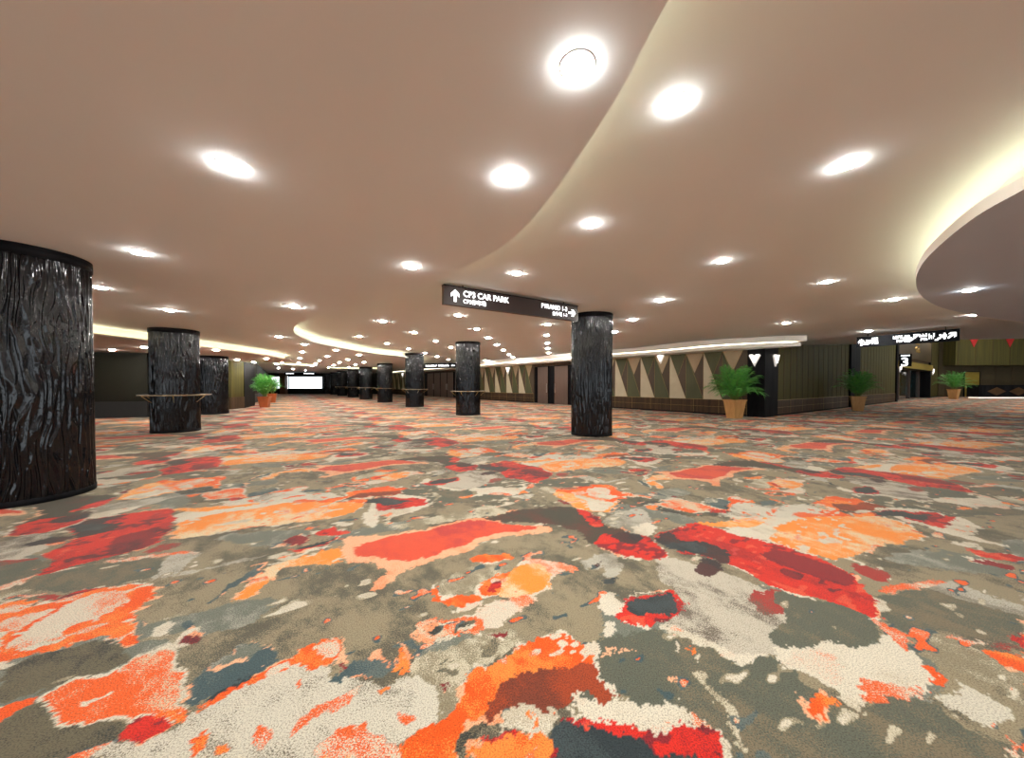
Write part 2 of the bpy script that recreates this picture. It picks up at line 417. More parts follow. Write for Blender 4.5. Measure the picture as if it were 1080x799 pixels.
def carpet_at(idx, x, y):
    """colour fields of the carpet at floor points x, y (metres)"""
    u, v = to_tile(x, y)
    wx = (vnoise(u*3,v*3,31)-.5)*.06+(vnoise(u*9,v*9,1)-.5)*.06+(vnoise(u*31,v*31,2)-.5)*.035+(vnoise(u*80,v*80,7)-.5)*.02+(vnoise(u*121,v*121,61)-.5)*.03*vnoise(u*3,v*3,63)
    wy = (vnoise(u*3,v*3,32)-.5)*.06+(vnoise(u*9,v*9,3)-.5)*.06+(vnoise(u*31,v*31,4)-.5)*.035+(vnoise(u*80,v*80,8)-.5)*.02+(vnoise(u*121,v*121,62)-.5)*.03*vnoise(u*3,v*3,63)
    nv, nu = idx.shape
    a = ((u+wx)*TRES).astype(np.int64) % nu; b = ((v+wy)*TRES).astype(np.int64) % nv
    # the drop of the repeat is an exact lattice, so wrapping is enough
    k = idx[b, a]
    # ragged pale and orange rims round the strong patches, and small stray flecks
    codes = list(PAL); quiet = np.isin(k, [codes.index(q) for q in ('T','G','G2','D','S','L')]); warm = [codes.index(q) for q in ('O','OC','R','M','QC','Q','KT','K2','R2','B')]
    g1 = vnoise(u*2.3, v*2.3, 51); ang = vnoise(u*4, v*4, 52)*12.6; rr = .012+.05*vnoise(u*12, v*12, 53)*(g1 > .42)
    a2 = ((u+wx+rr*np.cos(ang))*TRES).astype(np.int64) % nu; b2 = ((v+wy+rr*np.sin(ang))*TRES).astype(np.int64) % nv
    k2 = idx[b2, a2]; rim = quiet & np.isin(k2, warm) & (g1 > .3)
    k = np.where(rim, np.where(vnoise(u*1.7, v*1.7, 54) > .45, codes.index('C'), codes.index('P')), k)
    f1 = vnoise(u*4.2, v*8, 55)*.6+vnoise(u*13, v*22, 56)*.4
    k = np.where(quiet & ~rim & (f1 > .765), codes.index('S'), k); k = np.where(quiet & ~rim & (f1 > .82), codes.index('C'), k)
    k = np.where(quiet & ~rim & (f1 < .20), codes.index('K2'), k); k = np.where(quiet & ~rim & (f1 < .15), codes.index('OC'), k)
    f2 = vnoise(u*5, v*9, 57)*.55+vnoise(u*17, v*26, 58)*.45
    k = np.where(np.isin(k, [codes.index(q) for q in ('O','QC','Q')]) & (f2 > .70), codes.index('OL'), k)
    k = np.where((k == codes.index('R')) & (f2 > .66), codes.index('M'), k); k = np.where((k == codes.index('R')) & (f2 < .27), codes.index('R2'), k)
    k = np.where((k == codes.index('C')) & (f2 > .74), codes.index('OL'), k)
    c1 = np.array([srgb(*PAL[q][0]) for q in PAL]); c2 = np.array([srgb(*PAL[q][1]) for q in PAL]); st = np.array([PAL[q][2] for q in PAL])
    m1 = vnoise(u*5+11, v*2.6, 21)*.5+vnoise(u*14, v*9, 22)*.3+vnoise(u*38, v*30, 23)*.2
    st = np.clip(st[k]+(m1-.5)*1.9, .03, .97)
    return c1[k], c2[k], st
# ---------------------------------------------------------------- materials
M_ceil = noisy(mat('ceiling_paint', (.70, .745, .745), .75, spec=.25), (.68, .725, .725), (.8, .8, .8), .6)
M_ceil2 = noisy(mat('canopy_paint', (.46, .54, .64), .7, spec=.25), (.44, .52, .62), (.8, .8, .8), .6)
M_edge = mat('edge_paint', (.30, .26, .22), .6)
M_pale = noisy(mat('pale_fascia_paint', (.90, .88, .80), .5), (.87, .85, .77), (2, 2, 2), .5)
M_cove = mat('cove_plaster', (.85, .82, .70), .8)
M_led = mat('cove_led', (1, .9, .6), .5, emit=(1, .89, .60), estr=COVE)
M_ring = mat('lamp_ring', (.9, .9, .88), .6)
M_led2 = mat('canopy_led', (1, .95, .85), .5, emit=(1, .95, .82), estr=12)
M_lamp = mat('lamp_disc', (1, 1, 1), .5, emit=(1, .97, .93), estr=LAMP)
M_lampf = mat('lamp_disc_bright', (1, 1, 1), .5, emit=(1, .95, .87), estr=FARLAMP)
M_hall_fill = mat('hall_fill_disc', (1, 1, 1), .5, emit=(1, .93, .80), estr=FARLAMP*4)  # for the unseen lights added to brighten the tall hall
M_olive = noisy(mat('olive_wall_panel', srgb(92, 86, 48), .6, spec=.06), srgb(74, 70, 44), (9, 9, .25), .8)
M_brownw = noisy(mat('brown_wall_panel', srgb(88, 68, 50), .5, spec=.15), srgb(56, 46, 36), (7, 7, .4), .8)
M_black = noisy(mat('black_cladding', (.006, .006, .007), .5, spec=.03), (.02, .02, .022), (3, 3, .5), .6)
M_umberwall = noisy(mat('umber_wall', srgb(78, 68, 50), .6, spec=.1), srgb(68, 60, 44), (1, 1, .3), .7)
M_darkwall = noisy(mat('dark_wall', srgb(38, 37, 29), .6, spec=.1), srgb(32, 31, 24), (1, 1, .3), .7)
M_cream = noisy(mat('cream_wall_panel', srgb(214, 204, 176), .6), srgb(204, 192, 162), (4, 4, 4), .6)
M_beige = noisy(mat('beige_wall_panel', srgb(186, 164, 132), .6), srgb(174, 152, 120), (4, 4, 4), .6)
M_green = noisy(mat('moss_wall_panel', srgb(84, 88, 54), .55), srgb(74, 78, 48), (6, 6, .5), .7)
M_tri = noisy(mat('umber_wall_panel', srgb(84, 68, 50), .55), srgb(74, 60, 44), (6, 6, .5), .7)
M_gold = mat('brass', srgb(190, 160, 100), .3, .9)
M_goldp = noisy(mat('gold_panel', srgb(168, 142, 62), .4, .4), srgb(150, 124, 50), (2, 2, 6), .6)
M_door = noisy(mat('door_veneer', srgb(104, 84, 74), .4), srgb(92, 74, 64), (12, 12, .4), .7)
M_steel = mat('brushed_steel', (.6, .58, .54), .3, 1)
M_sign = noisy(mat('sign_board', srgb(44, 28, 26), .45), srgb(38, 26, 24), (2, 2, 2), .5)
M_signd = mat('dark_sign_board', srgb(12, 15, 20), .6, spec=.08)
M_white = mat('lit_lettering', (1, 1, 1), .5, emit=(.95, .98, 1), estr=1.6)
M_sconce = mat('sconce_glass', (1, .95, .9), .4, emit=(1, .94, .88), estr=2.2)
M_sglow = mat('sconce_lower_glass', (.7, .68, .65), .4, emit=(1, .92, .84), estr=.35)
M_ledge = noisy(mat('shelf_veneer', srgb(170, 150, 118), .35), srgb(150, 130, 100), (3, 30, 3), .6)
M_pot = noisy(mat('tan_pot', srgb(206, 156, 96), .55), srgb(184, 134, 78), (8, 8, 2), .7, .2)
M_potr = noisy(mat('terracotta_pot', srgb(176, 96, 50), .55), srgb(156, 84, 44), (8, 8, 2), .7, .2)
M_soil = noisy(mat('soil', (.03, .02, .015), .9), (.06, .04, .03), (30, 30, 30), .8, .5)
M_leaf = noisy(mat('leaf', srgb(110, 184, 80), .5), srgb(54, 130, 60), (7, 7, 7), .9)
M_stem = mat('stem', srgb(110, 130, 60), .5)
M_red = mat('red_pennant', srgb(190, 36, 36), .5)
M_frame = mat('window_frame', (.02, .022, .026), .4)
M_glass = bpy.data.materials.new('window_glass'); M_glass.use_nodes = True
_b = M_glass.node_tree.nodes['Principled BSDF']; _b.inputs['Transmission Weight'].default_value = 1; _b.inputs['Roughness'].default_value = 0; _b.inputs['IOR'].default_value = 1.05

# carpet: two yarn colours per patch, stippled yarn by yarn
M_carpet = bpy.data.materials.new('carpet'); M_carpet.use_nodes = True
def _carpet(nt):
    N = nt.nodes.new; L = nt.links.new; b = nt.nodes['Principled BSDF']
    a1 = N('ShaderNodeAttribute'); a1.attribute_name = 'yarn_a'; a2 = N('ShaderNodeAttribute'); a2.attribute_name = 'yarn_b'
    a3 = N('ShaderNodeAttribute'); a3.attribute_name = 'share'
    geo = N('ShaderNodeNewGeometry')
    n = N('ShaderNodeTexNoise'); n.inputs['Scale'].default_value = 125; n.inputs['Detail'].default_value = 3; n.inputs['Roughness'].default_value = .7
    L(geo.outputs['Position'], n.inputs['Vector'])
    s = N('ShaderNodeMath'); s.operation = 'SUBTRACT'; s.inputs[1].default_value = .5; L(a3.outputs['Fac'], s.inputs[0])
    m = N('ShaderNodeMath'); m.operation = 'MULTIPLY_ADD'; m.inputs[1].default_value = .34; L(s.outputs[0], m.inputs[0]); L(n.outputs['Fac'], m.inputs[2])
    r = N('ShaderNodeMapRange'); r.inputs[1].default_value = .46; r.inputs[2].default_value = .54; L(m.outputs[0], r.inputs[0])
    mx = N('ShaderNodeMix'); mx.data_type = 'RGBA'; L(r.outputs[0], mx.inputs['Factor']); L(a1.outputs['Color'], mx.inputs['A']); L(a2.outputs['Color'], mx.inputs['B'])
    n2 = N('ShaderNodeTexNoise'); n2.inputs['Scale'].default_value = 150; n2.inputs['Detail'].default_value = 1; L(geo.outputs['Position'], n2.inputs['Vector'])
    r2 = N('ShaderNodeMapRange'); r2.inputs[1].default_value = .3; r2.inputs[2].default_value = .55; r2.inputs[3].default_value = .50; r2.inputs[4].default_value = 1.0
    L(n2.outputs['Fac'], r2.inputs[0])
    v = N('ShaderNodeVectorMath'); v.operation = 'SCALE'; L(mx.outputs['Result'], v.inputs[0]); L(r2.outputs[0], v.inputs['Scale'])
    L(v.outputs[0], b.inputs['Base Color'])
    b.inputs['Roughness'].default_value = .75; b.inputs['Specular IOR Level'].default_value = .12
    b.inputs['Sheen Weight'].default_value = .18; b.inputs['Sheen Tint'].default_value = (1, .90, .76, 1); b.inputs['Sheen Roughness'].default_value = .5
    bp = N('ShaderNodeBump'); bp.inputs['Strength'].default_value = .3; bp.inputs['Distance'].default_value = .004
    L(n2.outputs['Fac'], bp.inputs['Height']); L(bp.outputs[0], b.inputs['Normal'])
_carpet(M_carpet.node_tree)

# column cladding: glossy black relief of flowing strands
M_col = bpy.data.materials.new('black_relief_cladding'); M_col.use_nodes = True
def _col(nt):
    N = nt.nodes.new; L = nt.links.new; b = nt.nodes['Principled BSDF']
    at_ = N('ShaderNodeAttribute'); at_.attribute_name = 'wrap'          # metres round the drum, metres up it
    mp = N('ShaderNodeMapping'); mp.inputs['Scale'].default_value = (1, .22, 1); L(at_.outputs['Vector'], mp.inputs[0])
    n = N('ShaderNodeTexNoise'); n.inputs['Scale'].default_value = 13; n.inputs['Detail'].default_value = 3; n.inputs['Roughness'].default_value = .55; L(mp.outputs[0], n.inputs['Vector'])
    # strands: contour bands of a stretched field
    k = N('ShaderNodeMath'); k.operation = 'MULTIPLY'; k.inputs[1].default_value = 44; L(n.outputs['Fac'], k.inputs[0])
    s = N('ShaderNodeMath'); s.operation = 'SINE'; L(k.outputs[0], s.inputs[0])
    r = N('ShaderNodeMapRange'); r.inputs[1].default_value = -1; r.inputs[2].default_value = 1; L(s.outputs[0], r.inputs[0])
    p = N('ShaderNodeMath'); p.operation = 'POWER'; p.inputs[1].default_value = 1.6; L(r.outputs[0], p.inputs[0])
    bp = N('ShaderNodeBump'); bp.inputs['Strength'].default_value = .25; bp.inputs['Distance'].default_value = .004
    L(p.outputs[0], bp.inputs['Height']); L(bp.outputs[0], b.inputs['Normal'])
    b.inputs['Base Color'].default_value = (.004, .004, .005, 1); b.inputs['Roughness'].default_value = .13
    b.inputs['Specular IOR Level'].default_value = .34
_col(M_col.node_tree)
# ---------------------------------------------------------------- floor
_tile = build_tile()
def grid_patch(x0, x1, y0, y1, d, V, Fc):
    nx = int(round((x1-x0)/d))+1; ny = int(round((y1-y0)/d))+1
    X, Y = np.meshgrid(np.linspace(x0, x1, nx), np.linspace(y0, y1, ny))
    base = sum(len(v) for v in V)
    V.append(np.stack([X.ravel(), Y.ravel(), np.zeros(nx*ny)], 1))
    i = (np.arange(ny-1)[:,None]*nx+np.arange(nx-1)[None,:]).ravel()+base
    Fc.append(np.stack([i, i+1, i+nx+1, i+nx], 1))
V, Fc = [], []
for x0, x1, y0, y1, d in ((-5,5,1.2,3,.009),(-9.6,9.6,3,6.6,.018),(-19.2,19.2,6.6,13.8,.045),(-40.2,40.2,13.8,27,.1),(-48,66,27,62,.2),
                          (-5,5,-10.2,1.2,.15),(-30,-5,-10.2,3,.3),(5,30.2,-10.2,3,.3),(-30,-9.6,3,6.6,.15),(9.6,30.6,3,6.6,.15),(-31.2,-19.2,6.6,13.8,.15),(19.2,40.2,6.6,13.8,.15)):
    grid_patch(x0, x1, y0, y1, d, V, Fc)
V = np.concatenate(V); Fc = np.concatenate(Fc)
me = bpy.data.meshes.new('floor'); me.vertices.add(len(V)); me.vertices.foreach_set('co', V.astype(np.float32).ravel())
me.loops.add(Fc.size); me.loops.foreach_set('vertex_index', Fc.astype(np.int32).ravel())
me.polygons.add(len(Fc)); me.polygons.foreach_set('loop_start', (np.arange(len(Fc))*4).astype(np.int32))
me.polygons.foreach_set('loop_total', np.full(len(Fc), 4, np.int32)); me.update(calc_edges=True)
c1, c2, st = carpet_at(_tile, V[:,0], V[:,1])
for nm, c in (('yarn_a', c1), ('yarn_b', c2)):
    a = me.attributes.new(nm, 'FLOAT_COLOR', 'POINT'); a.data.foreach_set('color', np.concatenate([c, np.ones((len(c),1))], 1).astype(np.float32).ravel())
a = me.attributes.new('share', 'FLOAT', 'POINT'); a.data.foreach_set('value', st.astype(np.float32))
me.materials.append(M_carpet)
floor = bpy.data.objects.new('floor', me); COL.objects.link(floor); struct(floor)

# ---------------------------------------------------------------- walls
PC = Vector(at(805, 440)[:2])                       # the outer corner of the black-clad block
E1 = Vector((-.605, .796)).normalized(); E2 = Vector((.83, .557)).normalized()
def on_wall(px, E, P=PC):
    """distance along a wall line where the sight line at column px meets it"""
    d = ray(px, 405); r = Vector((d[0], d[1]))
    den = E.x*r.y-E.y*r.x
    return (P.y*r.x-P.x*r.y)/den
def frame(P, E, flip=False):
    """local x along the wall, y into the room, z up"""
    n = Vector((-E.y, E.x)) if not flip else Vector((E.y, -E.x))
    return Matrix(((E.x, n.x, 0, P.x), (E.y, n.y, 0, P.y), (0, 0, 1, 0), (0, 0, 0, 1)))
F1 = frame(PC, E1)                                   # E1 rotated +90 points away from the wall, to the left: into the hall
F2 = frame(PC, E2, True)
WZ = .74                                             # wainscot height
TOP1 = ZH

def wall_run(name, Fm, t0, t1, z1, ups, base_mat=None, seams=.9, thick=.3):
    """wall with a two-course wainscot, gold joints and a plain upper"""
    root = struct(MB_box(name, (t0, -thick, 0), (t1, 0, z1), Fm, ups))
    b = MB(); b.box((t0, 0, 0), (t1, .02, WZ), Fm); b.build('wainscot', base_mat or M_brownw, root)
    b = MB(); b.box((t0, 0, 0), (t1, .035, .07), Fm); b.build('skirting', M_black, root)
    g = MB(); g.box((t0, .018, WZ-.008), (t1, .026, WZ+.008), Fm); g.box((t0, .018, WZ*.53-.004), (t1, .024, WZ*.53+.004), Fm)
    n = max(1, int((t1-t0)/seams))
    for i in range(n+1):
        t = t0+(t1-t0)*i/n; g.box((t-.004, .018, .07), (t+.004, .024, WZ), Fm)
    g.build('gold_joints', M_gold, root)
    return root
def MB_box(name, lo, hi, Fm, m):
    b = MB(); b.box(lo, hi, Fm); return b.build(name, m)

tc1 = on_wall(788, E1)
td0, td1 = on_wall(603.5, E1), on_wall(563, E1)      # first door bay
te0, te1 = on_wall(480, E1), on_wall(447, E1)        # second door bay
tend = 62.0
wall_right = wall_run('wall_right', F1, tc1, td0, TOP1, M_tri, seams=1.16)
wall_r2 = wall_run('wall_right_middle', F1, td1, te0, TOP1, M_tri, seams=1.16)
wall_r3 = wall_run('wall_right_far', F1, te1, tend, TOP1, M_tri, seams=1.5)

def triangle_panels(root, Fm, t0, unit, n, z0=WZ+.01, z1=3.12, tmax=1e9, rev=False):
    """repeating panel of slanted fields: the surface pattern of the wall"""
    b = MB(); g = MB(); y = .022; zm = z0+(z1-z0)*.56
    for i in range(n):
        # local x grows away from the corner; the pattern reads from the far end
        xr = t0+i*unit; xl = xr+unit; xm = (xl+xr)/2
        if xl > tmax: break
        P = lambda x, z: tuple(Fm @ Vector((x, y, z)))
        xa = xm+(xl-xm)*.47; xb = xr+(xm-xr)*.5
        b.face([P(xl,z1), P(xl,z0), P(xm,z0)], 0)                       # cream
        b.face([P(xl,z1), P(xa,zm-.12), P(xm,z1)], 1)                   # moss
        b.face([P(xm,z1), P(xa,zm-.12), P(xm,z0)], 3)                   # umber
        b.face([P(xm,z1), P(xb,zm), P(xr,z1)], 2)                       # beige
        b.face([P(xm,z1), P(xm,z0), P(xr,z0), P(xb,zm)], 1)             # moss
        b.face([P(xr,z1), P(xb,zm), P(xr,z0)], 3)                       # umber
        for p, q in (((xl,z0),(xl,z1)),((xm,z0),(xm,z1)),((xl,z1),(xm,z0)),((xm,z1),(xa,zm-.12)),((xm,z1),(xr,z0)),((xr,z1),(xb,zm))):
            A = Fm @ Vector((p[0], y, p[1])); B = Fm @ Vector((q[0], y, q[1])); g.tube([A, B], .007, 4)
    b.build('triangle_panelling', [M_cream, M_green, M_beige, M_tri], root)
    g.build('panel_joints', M_gold, root)
tri0 = on_wall(788, E1); tA = on_wall(742, E1); tB = on_wall(649, E1)
unit = (tB-tA)/3
triangle_panels(wall_right, F1, tA-unit, unit, 6, tmax=td0+.6)
unit2 = (on_wall(508, E1)-on_wall(563, E1))/4.9
triangle_panels(wall_r2, F1, td1+.15, unit*.99, 12, tmax=te0)
triangle_panels(wall_r3, F1, te1+.5, unit, 10, tmax=tend)

def door_bay(n, Fm, t0, t1, leaves, ztop=2.9):
    root = struct(MB_box('door_%d' % n, (t0, -.32, 0), (t1, -.12, TOP1), Fm, M_black))
    b = MB(); b.box((t0, -.12, ztop), (t1, .0, TOP1), Fm); b.build('header', M_brownw, root)
    for a, c, hs in leaves:
        f = MB(); f.box((a-.04, -.12, 0), (a, -.03, ztop), Fm); f.box((c, -.12, 0), (c+.04, -.03, ztop), Fm); f.box((a-.04, -.12, ztop-.04), (c+.04, -.03, ztop), Fm)
        f.build('door_frame', M_black, root)
        d = MB(); d.box((a, -.12, .01), (c, -.06, ztop-.05), Fm); d = d.build('door_leaf', M_door, root)
        hx = c-.12 if hs > 0 else a+.12
        h = MB(); h.tube([tuple(Fm @ Vector((hx, .0, z))) for z in (.85, 1.55)], .02, 8)
        for z in (.95, 1.45): h.tube([tuple(Fm @ Vector((hx, y, z))) for y in (-.06, .0)], .012, 6)
        h.build('door_handle', M_steel, d)
    return root
ow = on_wall
door_bay(1, F1, td0, td1, [(ow(598.5, E1), ow(584, E1), 1), (ow(577.5, E1), ow(566.5, E1), -1)])
_e = [ow(x, E1) for x in (478, 471, 464, 457, 450)]
door_bay(2, F1, te0, te1, [(_e[i]+.05, _e[i+1]-.05, 1 if i % 2 == 0 else -1) for i in range(4)])

# black-clad corner block
t2 = on_wall(819.5, E2)
b = MB(); n1 = Vector((-E1.y, E1.x)); n2 = Vector((E2.y, -E2.x))
q = PC+n1*.06+n2*.06
b.prism([tuple(q), tuple(q+E2*t2), tuple(q+E2*t2+E1*2), tuple(q+E1*tc1)][::1], 0, TOP1)
corner = tag(b.build('corner_pier', M_black), 'black clad square pier at the corner where the two panelled walls meet', 'pier')
corner['kind'] = 'structure'; corner.name = 'wall_corner'
del corner['label']; del corner['category']

# second wall, to the entrance
tb0, tb1 = ow(895, E2), ow(904.5, E2); tn0, tn1 = ow(944, E2), ow(980.5, E2); tg = ow(998, E2); tk = ow(1007.5, E2)
HI = 7.2
wr = wall_run('wall_entrance_side', F2, t2, tb0, HI, M_olive, seams=1.4)
b = MB(); b.box((tb0, -.3, 0), (tb1, .12, HI), F2); b.build('black_pilaster', M_black, wr)
wr2 = wall_run('wall_entrance_left', F2, tb1, tn0, HI, M_olive, seams=2.2)
wr3 = struct(MB_box('wall_entrance_right', (tn1, -.3, 0), (tg, 0, HI), F2, M_olive))
b = MB(); b.box((tn1, 0, 0), (tg, .04, .1), F2); b.build('skirting', M_black, wr3)
b = MB(); b.box((tg, -.3, 0), (tk, .25, HI), F2); b.build('black_pilaster', M_black, wr3)
for root, a0, a1 in ((wr, t2, tb0), (wr2, tb1, tn0), (wr3, tn1, tg)):
    g = MB(); n = int((a1-a0)/.75)
    for i in range(1, n):
        t = a0+(a1-a0)*i/n; g.box((t-.012, 0, WZ), (t+.012, .012, HI), F2)
    g.build('panel_battens', M_brownw, root)

# entrance bay
bay = struct(MB_box('wall_entrance_bay', (tn0, -1.2, 0), (tn1, -.9, HI), F2, M_brownw))
b = MB(); b.box((tn0, -.9, 2.95), (tn1, -.05, HI), F2); b.build('upper_panel', M_brownw, bay)
b = MB()
for t, w_ in ((tn0, .5), (tn1-.5, .5)): b.box((t, -1, 0), (t+w_, .1, HI), F2)
b.build('black_jamb', M_black, bay)
door3 = struct(MB_box('door_3', (tn0+.5, -.9, 0), (tn1-.5, -.86, 2.95), F2, M_black))
for i in range(3):
    a = tn0+.7+(tn1-tn0-1.4)*i/3; c = tn0+.7+(tn1-tn0-1.4)*(i+1)/3
    b = MB(); b.box((a+.1, -.86, .02), (c-.1, -.80, 2.9), F2); lf = b.build('door_leaf', mat('dark_glass_door', (.012, .03, .035), .12, coat=.5), door3)
    b = MB(); b.box((c-.09, -.86, 0), (c+.09, -.66, 2.95), F2); b.build('bronze_post', M_door, door3)
beam_w = tn1-tn0-.9
sg = thing('entrance_canopy', 'gold fascia band over the dark entrance doors of hall three', 'canopy', tuple(F2 @ Vector(((tn0+tn1)/2, 0, 0))), math.atan2(E2.y, E2.x))
# local x along the wall, room side is -y
b = MB(); b.box((-beam_w/2, -.28, 2.95), (beam_w/2, .04, 3.55)); b.build('gold_band', M_goldp, sg)
b = MB(); b.box((-beam_w/2, -.3, 2.90), (beam_w/2, .04, 2.95)); b.build('lower_edge', M_black, sg)
hs = thing('hall_name_sign', 'dark brown panel with gold lettering above the hall entrance', 'sign', tuple(F2 @ Vector(((tn0+tn1)/2, 0, 0))), math.atan2(E2.y, E2.x))
b = MB(); b.box((-beam_w/2+.1, -.12, 3.9), (beam_w/2-.1, .05, 6.0)); b.build('sign_panel', noisy(mat('bronze_panel', srgb(70, 56, 40), .4, .3), srgb(88, 70, 44), (1, 1, 2), .7), hs)
b = MB(); rnd = random.Random(5)
for z, x0, x1 in ((5.35, -.9, 1.0), (4.85, -1.2, 1.0), (4.62, -.5, 1.1)):
    x = x0
    while x < x1:
        w_ = rnd.uniform(.12, .34); h_ = rnd.uniform(.12, .34)
        b.tube([(x, -.14, z), (x+w_*.5, -.14, z+h_), (x+w_, -.14, z+.05)], .035, 5); x += w_+.05
b.build('gold_lettering', M_gold, hs)
hn = thing('hall_number_sign', 'white illuminated number 3 beside the entrance doors', 'sign', tuple(F2 @ Vector((tn0+.1, .5, 3.3))), -.6)
b = MB(); b.box((-.32, -.04, -.3), (.42, .0, .75)); b.build('back_panel', M_signd, hn)
text('3', 1.0, 'numeral', M_white, hn, (-.24, -.05, -.26), (math.pi/2, 0, 0), .01, bold=.02)
b = MB()
for i in range(5): b.box((-.22+i*.11, -.05, .56), (-.22+i*.11+.08, -.04, .66))
b.build('small_lettering', M_white, hn)

# far right hall wall with fascia and red pennants
YF = 41.5; xk = (ray(1007, 405)[0])*YF
wf = struct(MB_box('wall_far_right', (xk-.5, YF+1.2, 0), (66, YF+1.5, HI), None, M_umberwall))
b = MB(); b.box((xk, YF, 3.72), (66, YF+1.2, HI)); b.build('fascia', M_olive, wf)
b = MB()
for x in range(int(xk)+1, 66, 2): b.box((x-.02, YF-.02, 3.72), (x+.02, YF, HI))
for z in (1.0, 2.0, 2.9):
    b.box((xk, YF+1.17, z-.015), (66, YF+1.2, z+.015))
for x in range(int(xk)+1, 66, 2): b.box((x-.015, YF+1.17, 0), (x+.015, YF+1.2, 3.72))
b.build('panel_joints', M_brownw, wf)
for px in (1025.5, 1063.5):
    x = (px-540)/F*YF
    p = MB(); p.prism([(x-.58, 0), (x, -1.15), (x+.58, 0)], YF-.06, YF-.03, Matrix(((1,0,0,0),(0,0,1,0),(0,1,0,6.95),(0,0,0,1))))
    o = p.build('wall_pennant', M_red)
    tag(o, 'red triangular pennant panel on the olive fascia, %s' % ('nearer the entrance' if px < 1040 else 'towards the right edge of the view'), 'pennant', 'red pennants on the olive fascia')
dr = struct(MB_box('door_4', ((1017.5-540)/F*42.6, 42.62, 0), ((1033-540)/F*42.6, 42.70, 2.95), None, M_goldp))
x0, x1 = (1017.5-540)/F*42.6, (1033-540)/F*42.6
b = MB(); b.box((x0-.08, 42.58, 0), (x0, 42.72, 3.03)); b.box((x1, 42.58, 0), (x1+.08, 42.72, 3.03)); b.box((x0-.08, 42.58, 2.95), (x1+.08, 42.72, 3.03)); b.build('door_frame', M_black, dr)
b = MB(); b.box((x0+.15, 42.55, 1.0), (x0+.2, 42.62, 1.3)); b.build('door_handle', M_steel, dr)

# counter in front of the far right wall
ct = thing('reception_counter', 'long black counter with bronze diamond inlay and lit plinth at far right', 'counter', (0, 0, 0))
xa = (1027-540)/F*38; xb = 60
b = MB(); b.box((xa, 37.6, .14), (xb, 38.6, 1.36)); b.build('body', M_black, ct)
b = MB(); b.box((xa-.08, 37.5, 1.36), (xb, 38.7, 1.42)); b.build('counter_top', M_signd, ct)
b = MB(); b.box((xa+.1, 37.68, 0), (xb, 38.5, .14)); b.build('lit_plinth', mat('plinth_light', (1, 1, 1), .5, emit=(1, .9, .75), estr=.8), ct)
b = MB()
for i in range(6):
    x = xa+.9+i*2.3
    b.face([(x, 37.58, .75), (x+1.0, 37.58, .3), (x+2.0, 37.58, .75), (x+1.0, 37.58, 1.2)])
b.build('diamond_inlay', noisy(mat('bronze_inlay', srgb(96, 66, 34), .4, .5), srgb(70, 50, 30), (2, 2, 2), .6), ct)

# ---------------------------------------------------------------- left side walls
def wall_poly(name, pts, z, m, up=None):
    b = MB(); wsc = MB()
    for (xa, ya), (xb_, yb) in zip(pts, pts[1:]):
        d = Vector((xb_-xa, yb-ya)); L = d.length; d.normalize()
        Fm = Matrix(((d.x, -d.y, 0, xa), (d.y, d.x, 0, ya), (0, 0, 1, 0), (0, 0, 0, 1)))
        b.box((0, 0, 0), (L, .3, z), Fm); wsc.box((0, -.03, 0), (L, 0, .72), Fm)
    o = struct(b.build(name, m)); wsc.build('wainscot', M_brownw if m != M_darkwall else mat('dark_wainscot', srgb(34, 32, 28), .5), o)
    return o
g = lambda px, py: at(px, py)[:2]
wall_poly('wall_left', [(-30, 14.4), g(95, 441), g(156, 439.6), (g(156, 439.6)[0]+1.2, 18.0)][:3], 3.3, M_darkwall)
pw = g(156, 439.6)
wall_poly('wall_left_return', [pw, (pw[0]-.9, 21.0)], 3.3, M_darkwall)
wall_poly('wall_left_recess', [(-21, 20.9), g(244, 431.5), g(257.5, 430)], 3.3, M_olive)
pk = g(258, 430); pk2 = g(269, 427.5)
b = MB(); b.prism([pk, (pk2[0], pk2[1]), (pk2[0]-1.6, pk2[1]+.5), (pk[0]-1.2, pk[1]+.4)], 0, 3.3)
struct(b.build('wall_left_pier', M_black))
wall_poly('wall_left_far', [(pk2[0]-1.2, pk2[1]+.3), (-21.5, 30), (-39, 57)], 3.6, M_darkwall)
# outer shell
for nm, lo, hi in (('wall_left_outer', (-30.3, -10.3, 0), (-30, 14.6, 4)), ('wall_right_outer', (30, -10.3, 0), (30.3, 6, 7.2)), ('wall_right_end', (30, 6, 0), (66, 6.3, 7.2)), ('wall_right_side', (66, 6, 0), (66.3, 43, 7.2))):
    struct(MB_box(nm, lo, hi, None, M_darkwall))

# glazed wall behind the viewer and end walls of the tall hall
bw = MB(); bw.box((-30, -10.3, 0), (30, -10, .35)); bw.box((-30, -10.3, 2.95), (30, -10, 4)); bw.box((-30, -10.3, .35), (-26, -10, 2.95)); bw.box((26, -10.3, .35), (30, -10, 2.95))
for x in range(-26, 27, 4): bw.box((x-.15, -10.3, .35), (x+.15, -10, 2.95))
struct(bw.build('wall_back', M_darkwall))
struct(MB_box('wall_north', (-20, 62, 3.55), (66, 62.3, 7.3), None, M_darkwall))

